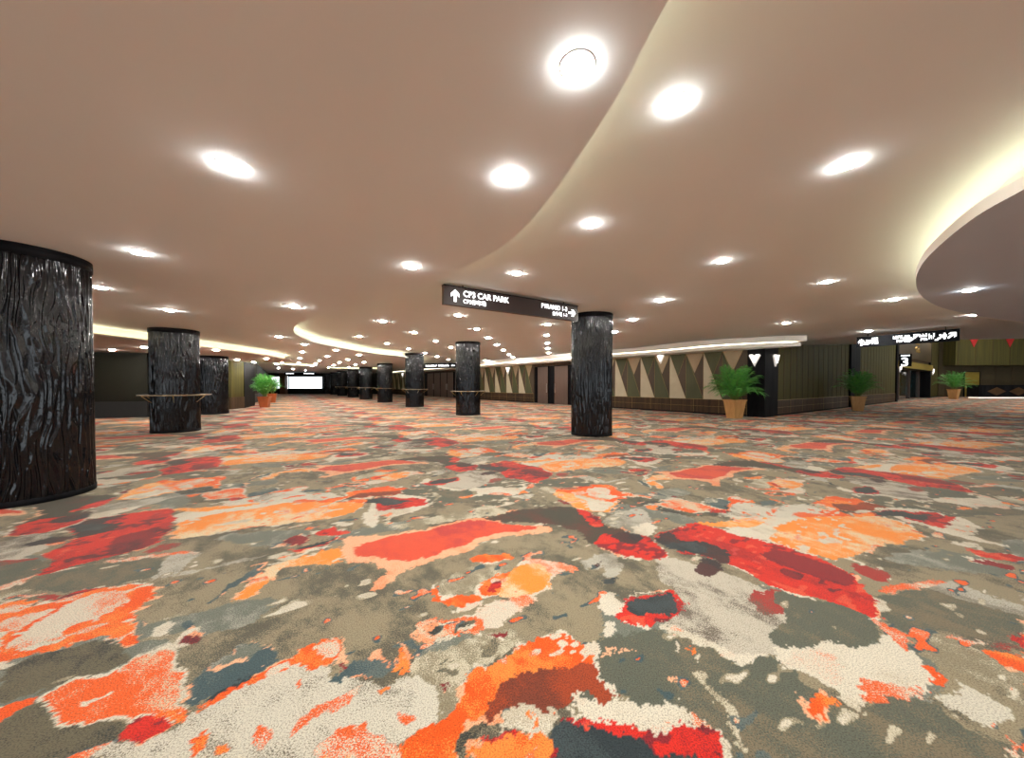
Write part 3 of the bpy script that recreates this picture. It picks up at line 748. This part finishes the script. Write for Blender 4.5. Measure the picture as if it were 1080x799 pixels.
# far window wall
YW = 55.5
X = lambda px: (px-540)/F*YW
wb = MB(); z0, z1 = .78, 2.72
wb.box((-48, YW, 0), (X(340), YW+.3, z0)); wb.box((-48, YW, z1), (X(340), YW+.3, 4)); wb.box((-48, YW, z0), (X(285), YW+.3, z1)); 
wb.box((X(340), YW, 0), (-15, YW+.3, 4))
wfar = struct(wb.build('wall_far', M_darkwall))
b = MB(); b.box((X(297.8), YW-.7, 0), (X(303.8), YW-.1, 3.3)); struct(b.build('trim_1', noisy(mat('tan_pier', srgb(120, 80, 54), .5), srgb(100, 66, 46), (2, 2, 1), .6)))
for k, (a, c) in enumerate(((285, 297.8), (303.8, 340))):
    fr = MB(); xa, xb2 = X(a), X(c)
    fr.box((xa, YW+.05, z0), (xb2, YW+.2, z0+.07)); fr.box((xa, YW+.05, z1-.07), (xb2, YW+.2, z1))
    fr.box((xa, YW+.05, z0), (xa+.08, YW+.2, z1)); fr.box((xb2-.08, YW+.05, z0), (xb2, YW+.2, z1))
    fo = struct(fr.build('window_%d' % (k+1), M_frame))
    p = MB(); p.box((xa+.08, YW+.11, z0+.07), (xb2-.08, YW+.13, z1-.07)); p.build('pane', M_glass, fo)

# ---------------------------------------------------------------- ceilings
def px_line(P, z): return [at(a, c, z)[:2] for a, c in P]
curve_px = [(705,0),(655,95),(615,158),(580,208),(545,248),(508,273),(470,292),(430,309),(380,322.5),(340,332),(318,339.5),(310,346.5),(314,354),(335,362),(365,368),(398,373.5)]
cl = px_line(curve_px, ZL)
x0_, y0_ = cl[0]
cl = [(1.9, -10.2), (1.75, -6), (1.35, -2.5), (.95, .2)] + cl + [(-6.9, 22.5), (-6.8, 27), (-8.5, 33), (-10.6, 39), (-13.5, 45), (-18, 50), (-22, 56)]
edge = smooth_line(cl, 6)
low_poly = edge + [(-48, 56), (-48, 10), (-31, 10), (-31, -10.2)]
def oval(cx, cy, rx, ry, rot=0, n=40):
    return [(cx+rx*math.cos(t)*math.cos(rot)-ry*math.sin(t)*math.sin(rot), cy+rx*math.cos(t)*math.sin(rot)+ry*math.sin(t)*math.cos(rot)) for t in (2*math.pi*i/n for i in range(n))]
ov = [oval(-16.3, 38.2, 3.3, 2.4), oval(-18.9, 31.2, 1.5, 2.2)]
low = struct(extruded('ceiling', [low_poly]+ov, ZL, ZL+.05, M_ceil))
def cove(parent, line, side, ztop, z, closed=False, led_w=.10):
    """upstand set back behind the lip, with the light strip lying on the plate"""
    up = offset_line(line, side*.34, closed)
    u = ribbon('cove_upstand', up, z, ztop, M_cove, parent, closed)
    a = offset_line(line, side*.16, closed); c = offset_line(line, side*(.16+led_w), closed)
    l = flat_strip('cove_light_strip', a, c, z+.015, M_led, parent, closed)
    u.location.z = l.location.z = -parent.location.z
cove(low, edge, +1, ZH, ZL+.05)
for o in ov: cove(low, o, -1, ZH, ZL+.05, True)

# raised ceiling over everything up to the edge of the tall hall
hi_edge = px_line([(850,364),(895,363),(948,360.5),(1000,358),(1080,357)], ZH)
hi_poly = [(-48, -10.2), (30, -10.2), (30, hi_edge[-1][1]+.3)] + hi_edge[::-1] + [(PC.x+E2.x*1+0, PC.y+E2.y*1+.6), tuple(PC+E1*2+E2*2), tuple(PC+E1*60+E2*4), (-20, 66), (-48, 66)]
struct(extruded('ceiling_raised', [hi_poly], ZH, ZH+.1, M_ceil)).name = 'ceiling_upper'
b = MB(); b.box((-2, 5, HI), (66, 62, HI+.1)); struct(b.build('ceiling_tall_hall', M_ceil))
# bulkhead closing the gap over the ceiling edge
ribbon('bulkhead', hi_edge, ZH+.1, HI, M_ceil, bpy.data.objects['ceiling_tall_hall'])

# left canopy
lc = px_line([(-60,318),(0,331),(60,345),(100,353),(150,359),(200,365),(250,371),(285,375.5),(299,378.5)], ZC)
lc_edge = smooth_line(lc, 5) + smooth_line([lc[-1], (lc[-1][0]-.15, lc[-1][1]+.9), (lc[-1][0]-1.0, lc[-1][1]+1.9), (lc[-1][0]-3.5, lc[-1][1]+3.0)], 5)[1:]
can = struct(extruded('ceiling_canopy_left', [lc_edge+[(-30, 26), (-30, lc_edge[0][1]-.0)]], ZC, ZC+.05, mat('canopy_dark_paint', (.50, .42, .36), .7)))
cove(can, lc_edge, +1, ZL, ZC+.05)
# right canopy
rc = px_line([(1210,110),(1140,150),(1080,187),(1030,217),(992,249),(972,272),(966,291),(972,306),(990,318),(1020,326),(1060,333),(1110,338)], 3.22)
rc_edge = smooth_line(rc, 5)
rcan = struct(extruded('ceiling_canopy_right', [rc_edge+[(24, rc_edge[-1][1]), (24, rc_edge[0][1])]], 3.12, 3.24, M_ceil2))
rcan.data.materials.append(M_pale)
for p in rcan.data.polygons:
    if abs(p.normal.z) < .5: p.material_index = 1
cove(rcan, rc_edge, -1, ZH, 3.25)

# pale canopy along the panelled wall
def wall_canopy(name, offs, z0, z1, m, tA=-.9, tB=60, phase=0):
    line = []
    N = 110
    for i in range(N+1):
        t = tA+(tB-tA)*i/N
        e = offs*min(1, math.sqrt(max(0, (t-tA)/3.0)))
        o_ = e+.22*math.sin(t*.75+phase)*min(1, max(0, (t-tA)/4))
        line.append(tuple(PC+E1*t+n1*o_))
    back = [tuple(PC+E1*tB-n1*.1), tuple(PC+E1*(tA+.2)-n1*.1)]
    return struct(extruded(name, [line+back], z0, z1, m)), line
tr3, ln = wall_canopy('trim_3', 1.5, 3.30, 3.53, M_pale, on_wall(848, E1, PC+n1*.3))
tr4, ln2 = wall_canopy('trim_4', 1.3, 3.10, 3.24, M_pale, on_wall(842, E1, PC+n1*.3), phase=1.2)
led = MB()
a = offset_line(ln2, -.30); c = offset_line(ln2, -.18)
tl = flat_strip('cove_light_strip', a, c, 3.25, M_led2, tr4); tl.location.z = -tr4.location.z
# ---------------------------------------------------------------- columns
def drum(r, z0, z1, seg, rows):
    """one drum of relief cladding; 'wrap' carries metres around and up it"""
    me = bpy.data.meshes.new('shaft')
    A = np.linspace(0, 2*np.pi, seg+1); Z = np.linspace(z0, z1, rows+1)
    AA, ZZ = np.meshgrid(A, Z)
    u = AA*r
    # flowing strands in relief, periodic round the drum
    per = 2*np.pi*r
    def fld(x, z, k, s):
        n = vnoise(x*k, z*k*.28, s); n2 = vnoise((x-per)*k, z*k*.28, s); t = x/per
        return n*(1-t)+n2*t
    nb = round(per/.085)
    w1 = fld(u, ZZ, 5.0, 41)*2.0+fld(u, ZZ, 11.0, 42)*.9; w2 = fld(u, ZZ, 5.0, 43)*2.0+fld(u, ZZ, 11.0, 44)*.9
    s1_ = (.5+.5*np.sin(AA*nb+w1*6.28))**3; s2_ = (.5+.5*np.sin(AA*(nb-3)+w2*6.28+1))**3
    rel = np.maximum(s1_, s2_)
    R = r-.02+rel*.02
    P = np.stack([R*np.cos(AA), R*np.sin(AA), ZZ], -1).reshape(-1, 3)
    me.vertices.add(len(P)); me.vertices.foreach_set('co', P.astype(np.float32).ravel())
    i = (np.arange(rows)[:,None]*(seg+1)+np.arange(seg)[None,:]).ravel()
    Q = np.stack([i, i+1, i+seg+2, i+seg+1], 1).astype(np.int32)
    me.loops.add(Q.size); me.loops.foreach_set('vertex_index', Q.ravel()); me.polygons.add(len(Q))
    me.polygons.foreach_set('loop_start', (np.arange(len(Q))*4).astype(np.int32)); me.polygons.foreach_set('loop_total', np.full(len(Q), 4, np.int32))
    me.polygons.foreach_set('use_smooth', np.ones(len(Q), bool)); me.update(calc_edges=True)
    a = me.attributes.new('wrap', 'FLOAT_VECTOR', 'POINT')
    a.data.foreach_set('vector', np.stack([u, ZZ, AA*0], -1).reshape(-1, 3).astype(np.float32).ravel())
    me.materials.append(M_col)
    return me
RAD = .6
_drums = {}
def column(x, y, top, ledge, label, grp_, fine=False, r=RAD, rz=0):
    t = thing('round_column', label, 'column', (x, y, 0), rz, grp_)
    key = (round(top, 2), fine, r)
    if key not in _drums:
        b = MB(); b.lathe([(r-.015, .0), (r+.006, .0), (r+.006, .07), (r-.015, .075)], 72); bo = b.build('base_ring', M_black, t)
        b = MB(); b.lathe([(r-.015, top-.13), (r+.012, top-.13), (r+.012, top), (r-.1, top)], 72); co = b.build('cap_ring', M_black, t)
        _drums[key] = (drum(r, .06, top-.12, 640 if fine else 260, 420 if fine else 130), bo.data, co.data)
    else:
        for nm, d in (('base_ring', _drums[key][1]), ('cap_ring', _drums[key][2])):
            o = bpy.data.objects.new(nm, d); COL.objects.link(o); o.parent = t
    o = bpy.data.objects.new('shaft', _drums[key][0]); COL.objects.link(o); o.parent = t
    if ledge:
        b = MB(); b.lathe([(r-.01, 1.135), (r+.27, 1.15), (r+.27, 1.175), (r-.01, 1.175), (r-.01, 1.135)], 72); sh = b.build('ring_shelf', M_ledge, t)
        for k in range(6):
            a = k*math.pi/3+math.radians(12)
            b = MB(); b.tube([((r-.01)*math.cos(a), (r-.01)*math.sin(a), .93), ((r+.235)*math.cos(a), (r+.235)*math.sin(a), 1.145)], .011, 6)
            b.tube([((r-.01)*math.cos(a), (r-.01)*math.sin(a), 1.14), ((r+.235)*math.cos(a), (r+.235)*math.sin(a), 1.14)], .009, 6)
            b.build('bracket', M_gold, sh)
    return t
c_near = Vector((-.761, .648))*8.0+Vector((-.648, -.761))*RAD
column(c_near.x, c_near.y, ZL, False, 'huge near black relief column cut off by the left edge of the view', 'black round columns', True)
column(-10.74, 11.35, ZL, True, 'black relief column with a shelf ring, second from the left', 'black round columns', True, rz=1)
column((225.5-540)/F*18.15, 18.15, ZC, False, 'black relief column under the left canopy, behind the shelved one', 'black round columns', rz=2)
column(2.38, 10.64, ZH, False, 'black relief column without shelf standing beside the hanging car park sign', 'black round columns', True, rz=2.4)
def ctr(px, yb, extra=.6):
    D = 562.5/(yb-405)+extra
    return ((px-540)/F*D, D)
row = [(493.7, 438.2, ZH, 'nearest'), (437.4, 429.2, ZH, 'second'), (406, 424.3, ZL, 'third'), (386, 421.1, ZL, 'fourth'),
       (372.5, 418.8, ZL, 'fifth'), (361, 417.2, ZL, 'sixth'), (352.8, 415.9, ZL, 'seventh'), (345.7, 415.2, ZL, 'farthest')]
for i, (px, yb, top, nm) in enumerate(row):
    x, y = ctr(px, yb)
    column(x, y, top, i < 6, '%s black column of the row receding to the bright far windows%s' % (nm, ', with a shelf ring' if i < 6 else ''), 'black round columns', rz=i*.9)

# ---------------------------------------------------------------- ceiling lights
_lm = {}
def lamp(x, y, z, label, r=.088, bright=False):
    t = thing('ceiling_light', label, 'ceiling light', (x, y, z), 0, 'round recessed ceiling lights')
    if not _lm:
        b = MB(); b.lathe([(r-.006, -.0035), (r+.008, -.003), (r+.010, .0), (r-.004, .0)], 40); _lm['ring'] = b.build('trim_ring', M_ring, t).data
        b = MB(); b.lathe([(.0001, -.024), (r*.5, -.022), (r*.85, -.015), (r, -.004)], 32); _lm['disc'] = b.build('lamp_disc', M_lamp, t).data
    else:
        for nm, d in (('trim_ring', _lm['ring']), ('lamp_disc', _lm['disc'])):
            o = bpy.data.objects.new(nm, d); COL.objects.link(o); o.parent = t
    if bright:
        if 'far' not in _lm: _lm['far'] = _lm['disc'].copy(); _lm['far'].materials[0] = M_lampf
        if 'tall' not in _lm: _lm['tall'] = _lm['disc'].copy(); _lm['tall'].materials[0] = M_hall_fill
        t.children[1].data = _lm['tall' if z > 6 else 'far']
    return t
def place(lights, z, where):
    for l in lights:
        px, py = l[0], l[1]
        x, y, _ = at(px, py, z)
        lab = l[2] if len(l) > 2 else None
        lamp(x, y, z, lab or where, bright=y > 7.3)
place([(609,69,'bright round ceiling light nearest the top edge, left of the curved cove'), (242,175,'large round ceiling light on the plain left part of the low ceiling'),
       (538,187,'round ceiling light on the low ceiling just left of the cove curve'), (147,266,'round ceiling light above the gap between the near column and the shelved column'),
       (434,281,'round ceiling light left of the hanging car park sign, on the low ceiling'), (106,303,'round ceiling light close beside the near left column'),
       (310,323,'round ceiling light above the tip of the sweeping cove'), (179,327,'round ceiling light above the shelved column'),
       (294.6,355,'round ceiling light between the cove tip and the left canopy')], ZL, '')
place([(321,363),(318.6,371),(316.4,377.5),(315,382),(354.7,369),(345,375.5),(337,380),(333,383),(329.5,385.5),(367,379),(379,374),(358,382),(352,385),(375,384.3),(368,387),(346.7,387.3),(297.5,382),(292,384),(293.5,388),(384,381.7),(309,389),(322,390.5)],
      ZL, 'small distant round ceiling light on the low ceiling beyond the cove tip')
place([(118.4,368.8,'round light under the left canopy, nearest the near column'), (152,366,'round light under the left canopy, half behind the shelved column'), (228,369,'round light under the left canopy, above the column behind the shelved one'),
       (250,379,'round light under the left canopy, right of the column there'), (267.7,381.7,'round light under the left canopy, before the black pier'), (281,378,'round light near the tip of the left canopy')], ZC, '')
place([(713,108,'large round ceiling light just right of the cove, high in the view'), (893,173,'large round ceiling light on the raised ceiling left of the right canopy'),
       (624,236,'round ceiling light above the end of the hanging car park sign'), (762,275,'round ceiling light above the middle of the panelled wall'),
       (545,288,'round ceiling light directly above the hanging car park sign'), (872,297,'round ceiling light above the black corner pier, towards the right canopy'),
       (697.5,316.5,'round ceiling light right of the column beside the car park sign, upper one'), (943,315.5,'round ceiling light left of the tip of the right canopy'),
       (667.5,337,'round ceiling light just right of the column beside the car park sign'), (829,340.5,'round ceiling light above the tip of the pale wall canopy'),
       (915.8,349,'round ceiling light above the left end of the right hanging sign'), (1029,331.7,'round ceiling light under the edge of the right canopy'),
       (648,349.8,'small round ceiling light touching the edge of the column beside the car park sign')], ZH, '')
place([(404,338.8,'round ceiling light inside the cove bend, left one of the nearest pair there'),(379,354.5,'round ceiling light inside the cove bend, leftmost close to the bright upstand'),(408,362,'round ceiling light inside the cove bend, above the end of the bright upstand'),(430.7,367.7,'round ceiling light just above the second column of the receding row'),(437,350.6,'round ceiling light inside the cove bend, left of the nearest row column'),(459.4,359.5,'round ceiling light between the first two columns of the receding row'),(475.5,366),(448.5,372),(461,375.7),(473,379),(512,380),(518,382.6),(412,378),(424,381)], ZH, 'small round ceiling light on the raised ceiling beyond the car park sign')
ORD = ('nearest', 'second', 'third', 'fourth', 'fifth', 'sixth', 'farthest')
place([(a, c, ORD[i]+' light of the slanting row running away below the car park sign') for i, (a, c) in enumerate(((483,332.3),(503,346.8),(515,356),(524,363.4),(531,369),(536.6,373.5),(541,376.6)))], ZH, '')
place([(a, c, ORD[i]+' light of the straight row left of the column beside the car park sign') for i, (a, c) in enumerate(((577.4,342),(576.5,353.3),(577.4,361.7),(577.6,367.2),(578.5,372),(579.6,375.3)))], ZH, '')
x, y, _ = at(1023, 305.7, 3.12); lamp(x, y, 3.12, 'round light under the grey right canopy')
# the same lights carry on behind and beside the viewer
for x, y in ((.1,-.6),(-2.6,.4),(-5.4,1.0),(-7.2,3.0),(-1.2,-3.2),(-8.2,-.8),(-10.5,7)): lamp(x, y, ZL, 'round ceiling light behind the viewer on the low ceiling')
for x, y in ((2.2,.3),(4.9,.9),(7.6,1.6),(3.2,-2.8)): lamp(x, y, ZH, 'round ceiling light behind the viewer on the raised ceiling')
for x, y in ((22,25),(28,28),(34,30),(40,34),(46,38),(54,38),(30,20),(38,22),(48,26),(56,30)): lamp(x, y, HI, 'added unseen fill light brightening the tall hall beyond the raised ceiling', bright=True)  # added out of view to brighten the entrance floor and walls

# ---------------------------------------------------------------- hanging signs
def arrow(name, parent, M, sz, ang):
    """solid arrow in the sign plane: M maps (x, z) of the face"""
    pts = [(-.11,-.5),(.11,-.5),(.11,.12),(.36,-.13),(.36,.17),(0,.5),(-.36,.17),(-.36,-.13),(-.11,.12)]
    ca, sa = math.cos(ang), math.sin(ang)
    b = MB(); k = [((x*ca-y*sa)*sz, (x*sa+y*ca)*sz) for x, y in pts]
    b.face([(x, 0, z) for x, z in k][:])
    b.face([(x, .004, z) for x, z in k][::-1])
    for i in range(len(k)):
        p, q = k[i-1], k[i]; b.face([(p[0],0,p[1]),(q[0],0,q[1]),(q[0],.004,q[1]),(p[0],.004,p[1])])
    o = b.build(name, M_white, parent); o.location = M; return o
def hanging_sign(name, A, B, ztop, h, label, m, ceil):
    A = Vector(A[:2]); B = Vector(B[:2]); L = (B-A).length; ang = math.atan2(B.y-A.y, B.x-A.x)
    t = thing(name, label, 'sign', (A.x, A.y, ztop), ang)
    b = MB(); b.box((0, 0, -h), (L, .11, 0)); b.build('sign_board', m, t)
    b = MB(); b.box((-.006, -.006, -.018), (L+.006, .116, .004)); b.build('top_rail', M_black, t)
    if ceil-ztop > .01:
        for x in (L*.12, L*.88):
            b = MB(); b.tube([(x, .055, 0), (x, .055, ceil-ztop)], .012, 6); b.build('hanger_rod', M_black, t)
    return t, L
zs = 3.50
A = at(468.3, 299.5, zs); B = at(609.5, 322.5, zs); HS = .345*1.13
s1, L1 = hanging_sign('hanging_sign', A, B, zs, HS, 'long brown hanging sign with white car park and pyramid directions, beside the column', M_sign, ZH)
fx = L1/(609.5-468.3)
rot = (math.pi/2, 0, 0)
arrow('up_arrow', s1, (.24, -.005, -HS*.5), .25, 0)
text('CP3 CAR PARK', .17, 'lettering', M_white, s1, (.42, -.001, -HS*.48), rot, .003, sx=.98, bold=.004)
text('CP3停车场', .115, 'lettering', M_white, s1, (.42, -.001, -HS*.83), rot, .003, bold=.002)
text('PYRAMID 1-3', .15, 'lettering', M_white, s1, (L1-.36, -.001, -HS*.46), rot, .003, 'RIGHT', .95, .003)
text('金字塔 1-3', .105, 'lettering', M_white, s1, (L1-.36, -.001, -HS*.8), rot, .003, 'RIGHT', 1, .002)
arrow('right_arrow', s1, (L1-.2, -.005, -HS*.52), .24, -math.pi/2)

zs2 = 3.44
A = at(903.5, 355.5, zs2); B = at(1012, 346.2, zs2); H2 = .42
s2, L2 = hanging_sign('hanging_sign', A, B, zs2, H2, 'black hanging sign with white lettering in front of the entrance hall at right', M_signd, ZH)
def glyph_row(name, parent, x0, x1, z, h, seed, w=.07):
    """a line of lettering too blurred to read"""
    r = random.Random(seed); b = MB(); x = x0
    while x < x1-.02:
        ww = min(w*r.uniform(.6, 1.1), x1-x); k = r.randint(0, 3); s = h*.2
        b.box((x, -.006, z), (x+ww*.25, -.001, z+h))
        if k != 1: b.box((x, -.006, z+h-s), (x+ww*.85, -.001, z+h))
        if k != 2: b.box((x, -.006, z+h*.4), (x+ww*.85, -.001, z+h*.4+s))
        if k != 0: b.box((x+ww*.6, -.006, z), (x+ww*.85, -.001, z+h*.6))
        x += ww+w*.12
    return b.build(name, M_white, parent)
q = L2/108.5
arrow('up_arrow', s2, (q*6, -.006, -H2*.55), .27, 0)
def icon(name, parent, x, z, s, kind):
    b = MB()
    if kind == 'person':
        b.box((x-s*.12, -.006, z-s*.5), (x+s*.12, -.001, z+s*.2)); b.box((x-s*.25, -.006, z-s*.1), (x+s*.25, -.001, z+s*.18)); b.box((x-s*.1, -.006, z+s*.27), (x+s*.1, -.001, z+s*.48))
    else:
        for i in range(4): b.box((x-s*.5+i*s*.24, -.006, z-s*.45+i*s*.2), (x-s*.5+(i+1)*s*.24+.02, -.001, z-s*.25+i*s*.2))
        b.box((x-s*.1, -.006, z+s*.2), (x+s*.1, -.001, z+s*.4))
    return b.build(name, M_white, parent)
icon('stair_pictogram', s2, q*12.5, -H2*.55, .22, 'stair'); icon('stair_pictogram', s2, q*16, -H2*.6, .2, 'stair')
glyph_row('lettering', s2, q*18.5, q*26.5, -H2*.48, .12, 1); glyph_row('lettering', s2, q*18.5, q*26.5, -H2*.8, .1, 2)
glyph_row('lettering', s2, q*43, q*54, -H2*.47, .12, 3); glyph_row('lettering', s2, q*47, q*54, -H2*.8, .1, 4)
icon('person_pictogram', s2, q*56.5, -H2*.5, .26, 'person'); icon('person_pictogram', s2, q*59.5, -H2*.5, .26, 'person'); icon('stair_pictogram', s2, q*62.5, -H2*.62, .18, 'stair')
glyph_row('lettering', s2, q*64.5, q*79, -H2*.47, .12, 5); glyph_row('lettering', s2, q*72, q*79, -H2*.8, .1, 6)
glyph_row('lettering', s2, q*80, q*86, -H2*.7, .2, 7, .12)
icon('escalator_pictogram', s2, q*91, -H2*.6, .25, 'stair'); icon('person_pictogram', s2, q*95, -H2*.52, .22, 'person')
arrow('diagonal_arrow', s2, (q*102, -.006, -H2*.5), .27, -math.pi/4)

# small far signs
A = at(447, 383.5, 3.5); B = at(481, 382.5, 3.5)
s3, L3 = hanging_sign('hanging_sign', A, (B[0], B[1]), 3.5, .46, 'small dark hanging sign with white lettering far away above the receding columns', M_signd, ZH)
glyph_row('lettering', s3, L3*.06, L3*.42, -.32, .2, 11, .16); glyph_row('lettering', s3, L3*.46, L3*.8, -.32, .2, 12, .16); glyph_row('lettering', s3, L3*.86, L3*.97, -.3, .16, 13, .16)
A = at(300, 392.4, 3.15); B = at(333, 392.4, 3.15)
s4, L4 = hanging_sign('hanging_sign', A, B, 3.15, .36, 'far black hanging sign above the bright windows at the end of the hall', M_signd, ZL)
glyph_row('lettering', s4, L4*.05, L4*.3, -.26, .14, 14, .16); glyph_row('lettering', s4, L4*.62, L4*.95, -.26, .14, 15, .16)

# ---------------------------------------------------------------- wall sconces
def sconce(M, label, s=1.0):
    """V-shaped lamp; M: wall frame matrix at its centre, y out of the wall"""
    t = thing('wall_sconce', label, 'wall lamp', (0, 0, 0), 0, 'V shaped wall lamps'); t.matrix_world = M
    def v(w0, ztop, zbot, notch, y0, y1):
        b = MB(); k = [(-w0, ztop), (-w0*.35, ztop), (0, ztop-notch), (w0*.35, ztop), (w0, ztop), (0, zbot)]
        k = [(x*s, z*s) for x, z in k]
        b.face([(k[0][0],y1,k[0][1]),(k[1][0],y1,k[1][1]),(k[2][0],y1,k[2][1]),(k[5][0],y1,k[5][1])]); b.face([(k[2][0],y1,k[2][1]),(k[3][0],y1,k[3][1]),(k[4][0],y1,k[4][1]),(k[5][0],y1,k[5][1])])
        for i in range(6):
            p, q = k[i-1], k[i]; b.face([(p[0],y0,p[1]),(q[0],y0,q[1]),(q[0],y1,q[1]),(p[0],y1,p[1])])
        return b
    v(.26, .22, -.34, .10, .03, .10).build('lower_shade', M_sglow, t)
    v(.22, .25, -.16, .10, .06, .16).build('upper_shade', M_sconce, t)
    b = MB(); b.box((-.06*s, 0, -.05*s), (.06*s, .06, .12*s)); b.build('wall_plate', M_gold, t)
    return t
def on(Fm, t, z, y=0.03): return Fm @ Matrix.Translation((t, y, z))
zsc = lambda py, D: HC+(405-py)*D/F
sconce(on(F1, ow(697.5, E1), 2.93, .03), 'lit V shaped wall lamp on the triangle panelling between column and tall palm', .85)
sconce(on(F1, ow(536.7, E1), 2.72, .03), 'small lit V shaped wall lamp on the panelling left of the double doors', 1.0)
sconce(on(F1, ow(796.8, E1), 2.62, .07), 'left V shaped wall lamp on the black corner pier, beside the palm', .9)
sconce(on(F2, ow(814, E2), 2.62, .07), 'right V shaped wall lamp on the black corner pier, around its corner', .9)
sconce(on(F2, tn0+.3, 2.9, .16), 'lit wall lamp on the left jamb of the hall entrance', 1.1)
sconce(on(F2, tn1-.2, 2.9, .16), 'lit wall lamp on the right jamb of the hall entrance', 1.1)
sconce(on(F1, ow(425.5, E1), 2.9, .03), 'tiny distant wall lamp between two receding columns', 1.2)

# ---------------------------------------------------------------- potted palms
def palm(x, y, pot_h, total, spread, seed, label, potmat, fronds=46, leaf=26, droop=1.0, upright=.5, rz=.5, potw=.32):
    t = thing('potted_palm', label, 'plant', (x, y, 0), rz, 'potted palms')
    b = MB(); w0, w1 = potw*.68, potw
    n = 4
    def ring(w, z): return [(w*math.sqrt(2)*math.cos(math.pi/4+k*math.pi/2)*.98, w*math.sqrt(2)*math.sin(math.pi/4+k*math.pi/2)*.98, z) for k in range(4)]
    rs = [ring(w0, 0), ring(w1*.97, pot_h-.06), ring(w1*1.04, pot_h-.055), ring(w1*1.06, pot_h), ring(w1*.93, pot_h), ring(w1*.88, pot_h-.07)]
    for a, c in zip(rs, rs[1:]):
        for k in range(4): b.face([a[k], a[(k+1)%4], c[(k+1)%4], c[k]])
    b.face(rs[0][::-1]); b.build('pot', potmat, t)
    b = MB(); b.face(ring(w1*.9, pot_h-.05)); b.build('soil', M_soil, t)
    r = random.Random(seed); st = MB(); lf = MB()
    H = total-pot_h
    for i in range(fronds):
        a = 2.39996*i+r.uniform(-.3, .3); lean = (i/fronds)**.8
        L = H*r.uniform(.85, 1.08); out = spread*(.18+.82*lean)*r.uniform(.85, 1.1); up = L*(1-.55*lean)*(1 if i > 0 else 1)
        r0 = .09*w1/.32*r.uniform(.3, 1)
        el = math.radians(86-52*lean*droop**.5+r.uniform(-5, 5)); L = H*r.uniform(.82, 1.02)/math.sin(max(el, .9))**.3
        pts = []
        for k in range(11):
            s = k/10
            rad = r0+L*s*math.cos(el)*(spread/.95)+L*.10*s*s
            z = pot_h-.05+L*s*math.sin(el)-L*(.10+.30*lean*droop)*s**2.6
            pts.append(Vector((math.cos(a)*rad, math.sin(a)*rad, z)))
        st.tube(pts, [.009*(1-.75*k/10) for k in range(11)], 4)
        for k in range(leaf):
            s = .16+.84*k/leaf; j = s*10; q = min(9, int(j)); p = pts[q].lerp(pts[q+1], j-q)
            d = (pts[q+1]-pts[q]).normalized(); side = d.cross(Vector((0,0,1)))
            if side.length < .05: side = Vector((-math.sin(a), math.cos(a), 0))
            side.normalize()
            for sg_ in (-1, 1):
                ll = L*.24*(max(0, math.sin(math.pi*min(1, (s-.1)/.95)))**.6+.12)*r.uniform(.8, 1.15)
                dd = (side*sg_*.8+d*.75+Vector((0, 0, r.uniform(-.12, .18)))).normalized()
                tip = p+dd*ll+Vector((0, 0, -ll*.28*r.uniform(.3, 1.4)))
                mid = p+dd*ll*.5+Vector((0, 0, ll*.02)); wv = d.cross(dd).cross(dd).normalized()*(.010+.006*r.random())
                lf.face([p, mid+wv, tip, mid-wv])
    st.build('stems', M_stem, t); lf.build('fronds', M_leaf, t)
    return t
def pxp(px, yb, extra=.0):
    D = 562.5/(yb-405)+extra
    return (px-540)/F*D, D
x, y = pxp(775, 440, -.35); palm(x, y, .82, 2.66, .56, 3, 'dense bright green palm in a tan square pot beside the black corner pier', M_pot, 60, 26, rz=.25)
x, y = pxp(905, 432, -.8); palm(x, y, .82, 2.62, .52, 8, 'loose spreading palm in a tan square pot in front of the olive wall', M_pot, 32, 24, .9, rz=.9)
x, y = pxp(1006, 419.3, -3.2); palm(x, y, 1.0, 3.2, .56, 12, 'farther palm in a tan pot right of the hall entrance', M_pot, 34, 20, rz=.4, potw=.38)
x, y = pxp(279, 428, -1.3); palm(x, y, .70, 2.48, .34, 15, 'green palm in a terracotta pot by the black pier at left', M_potr, 50, 20, .8, rz=.3)
x, y = pxp(287, 424.3); palm(x, y, .74, 2.5, .4, 19, 'palm behind the terracotta potted one at left, mostly hidden', M_potr, 30, 16, .8, rz=.5)
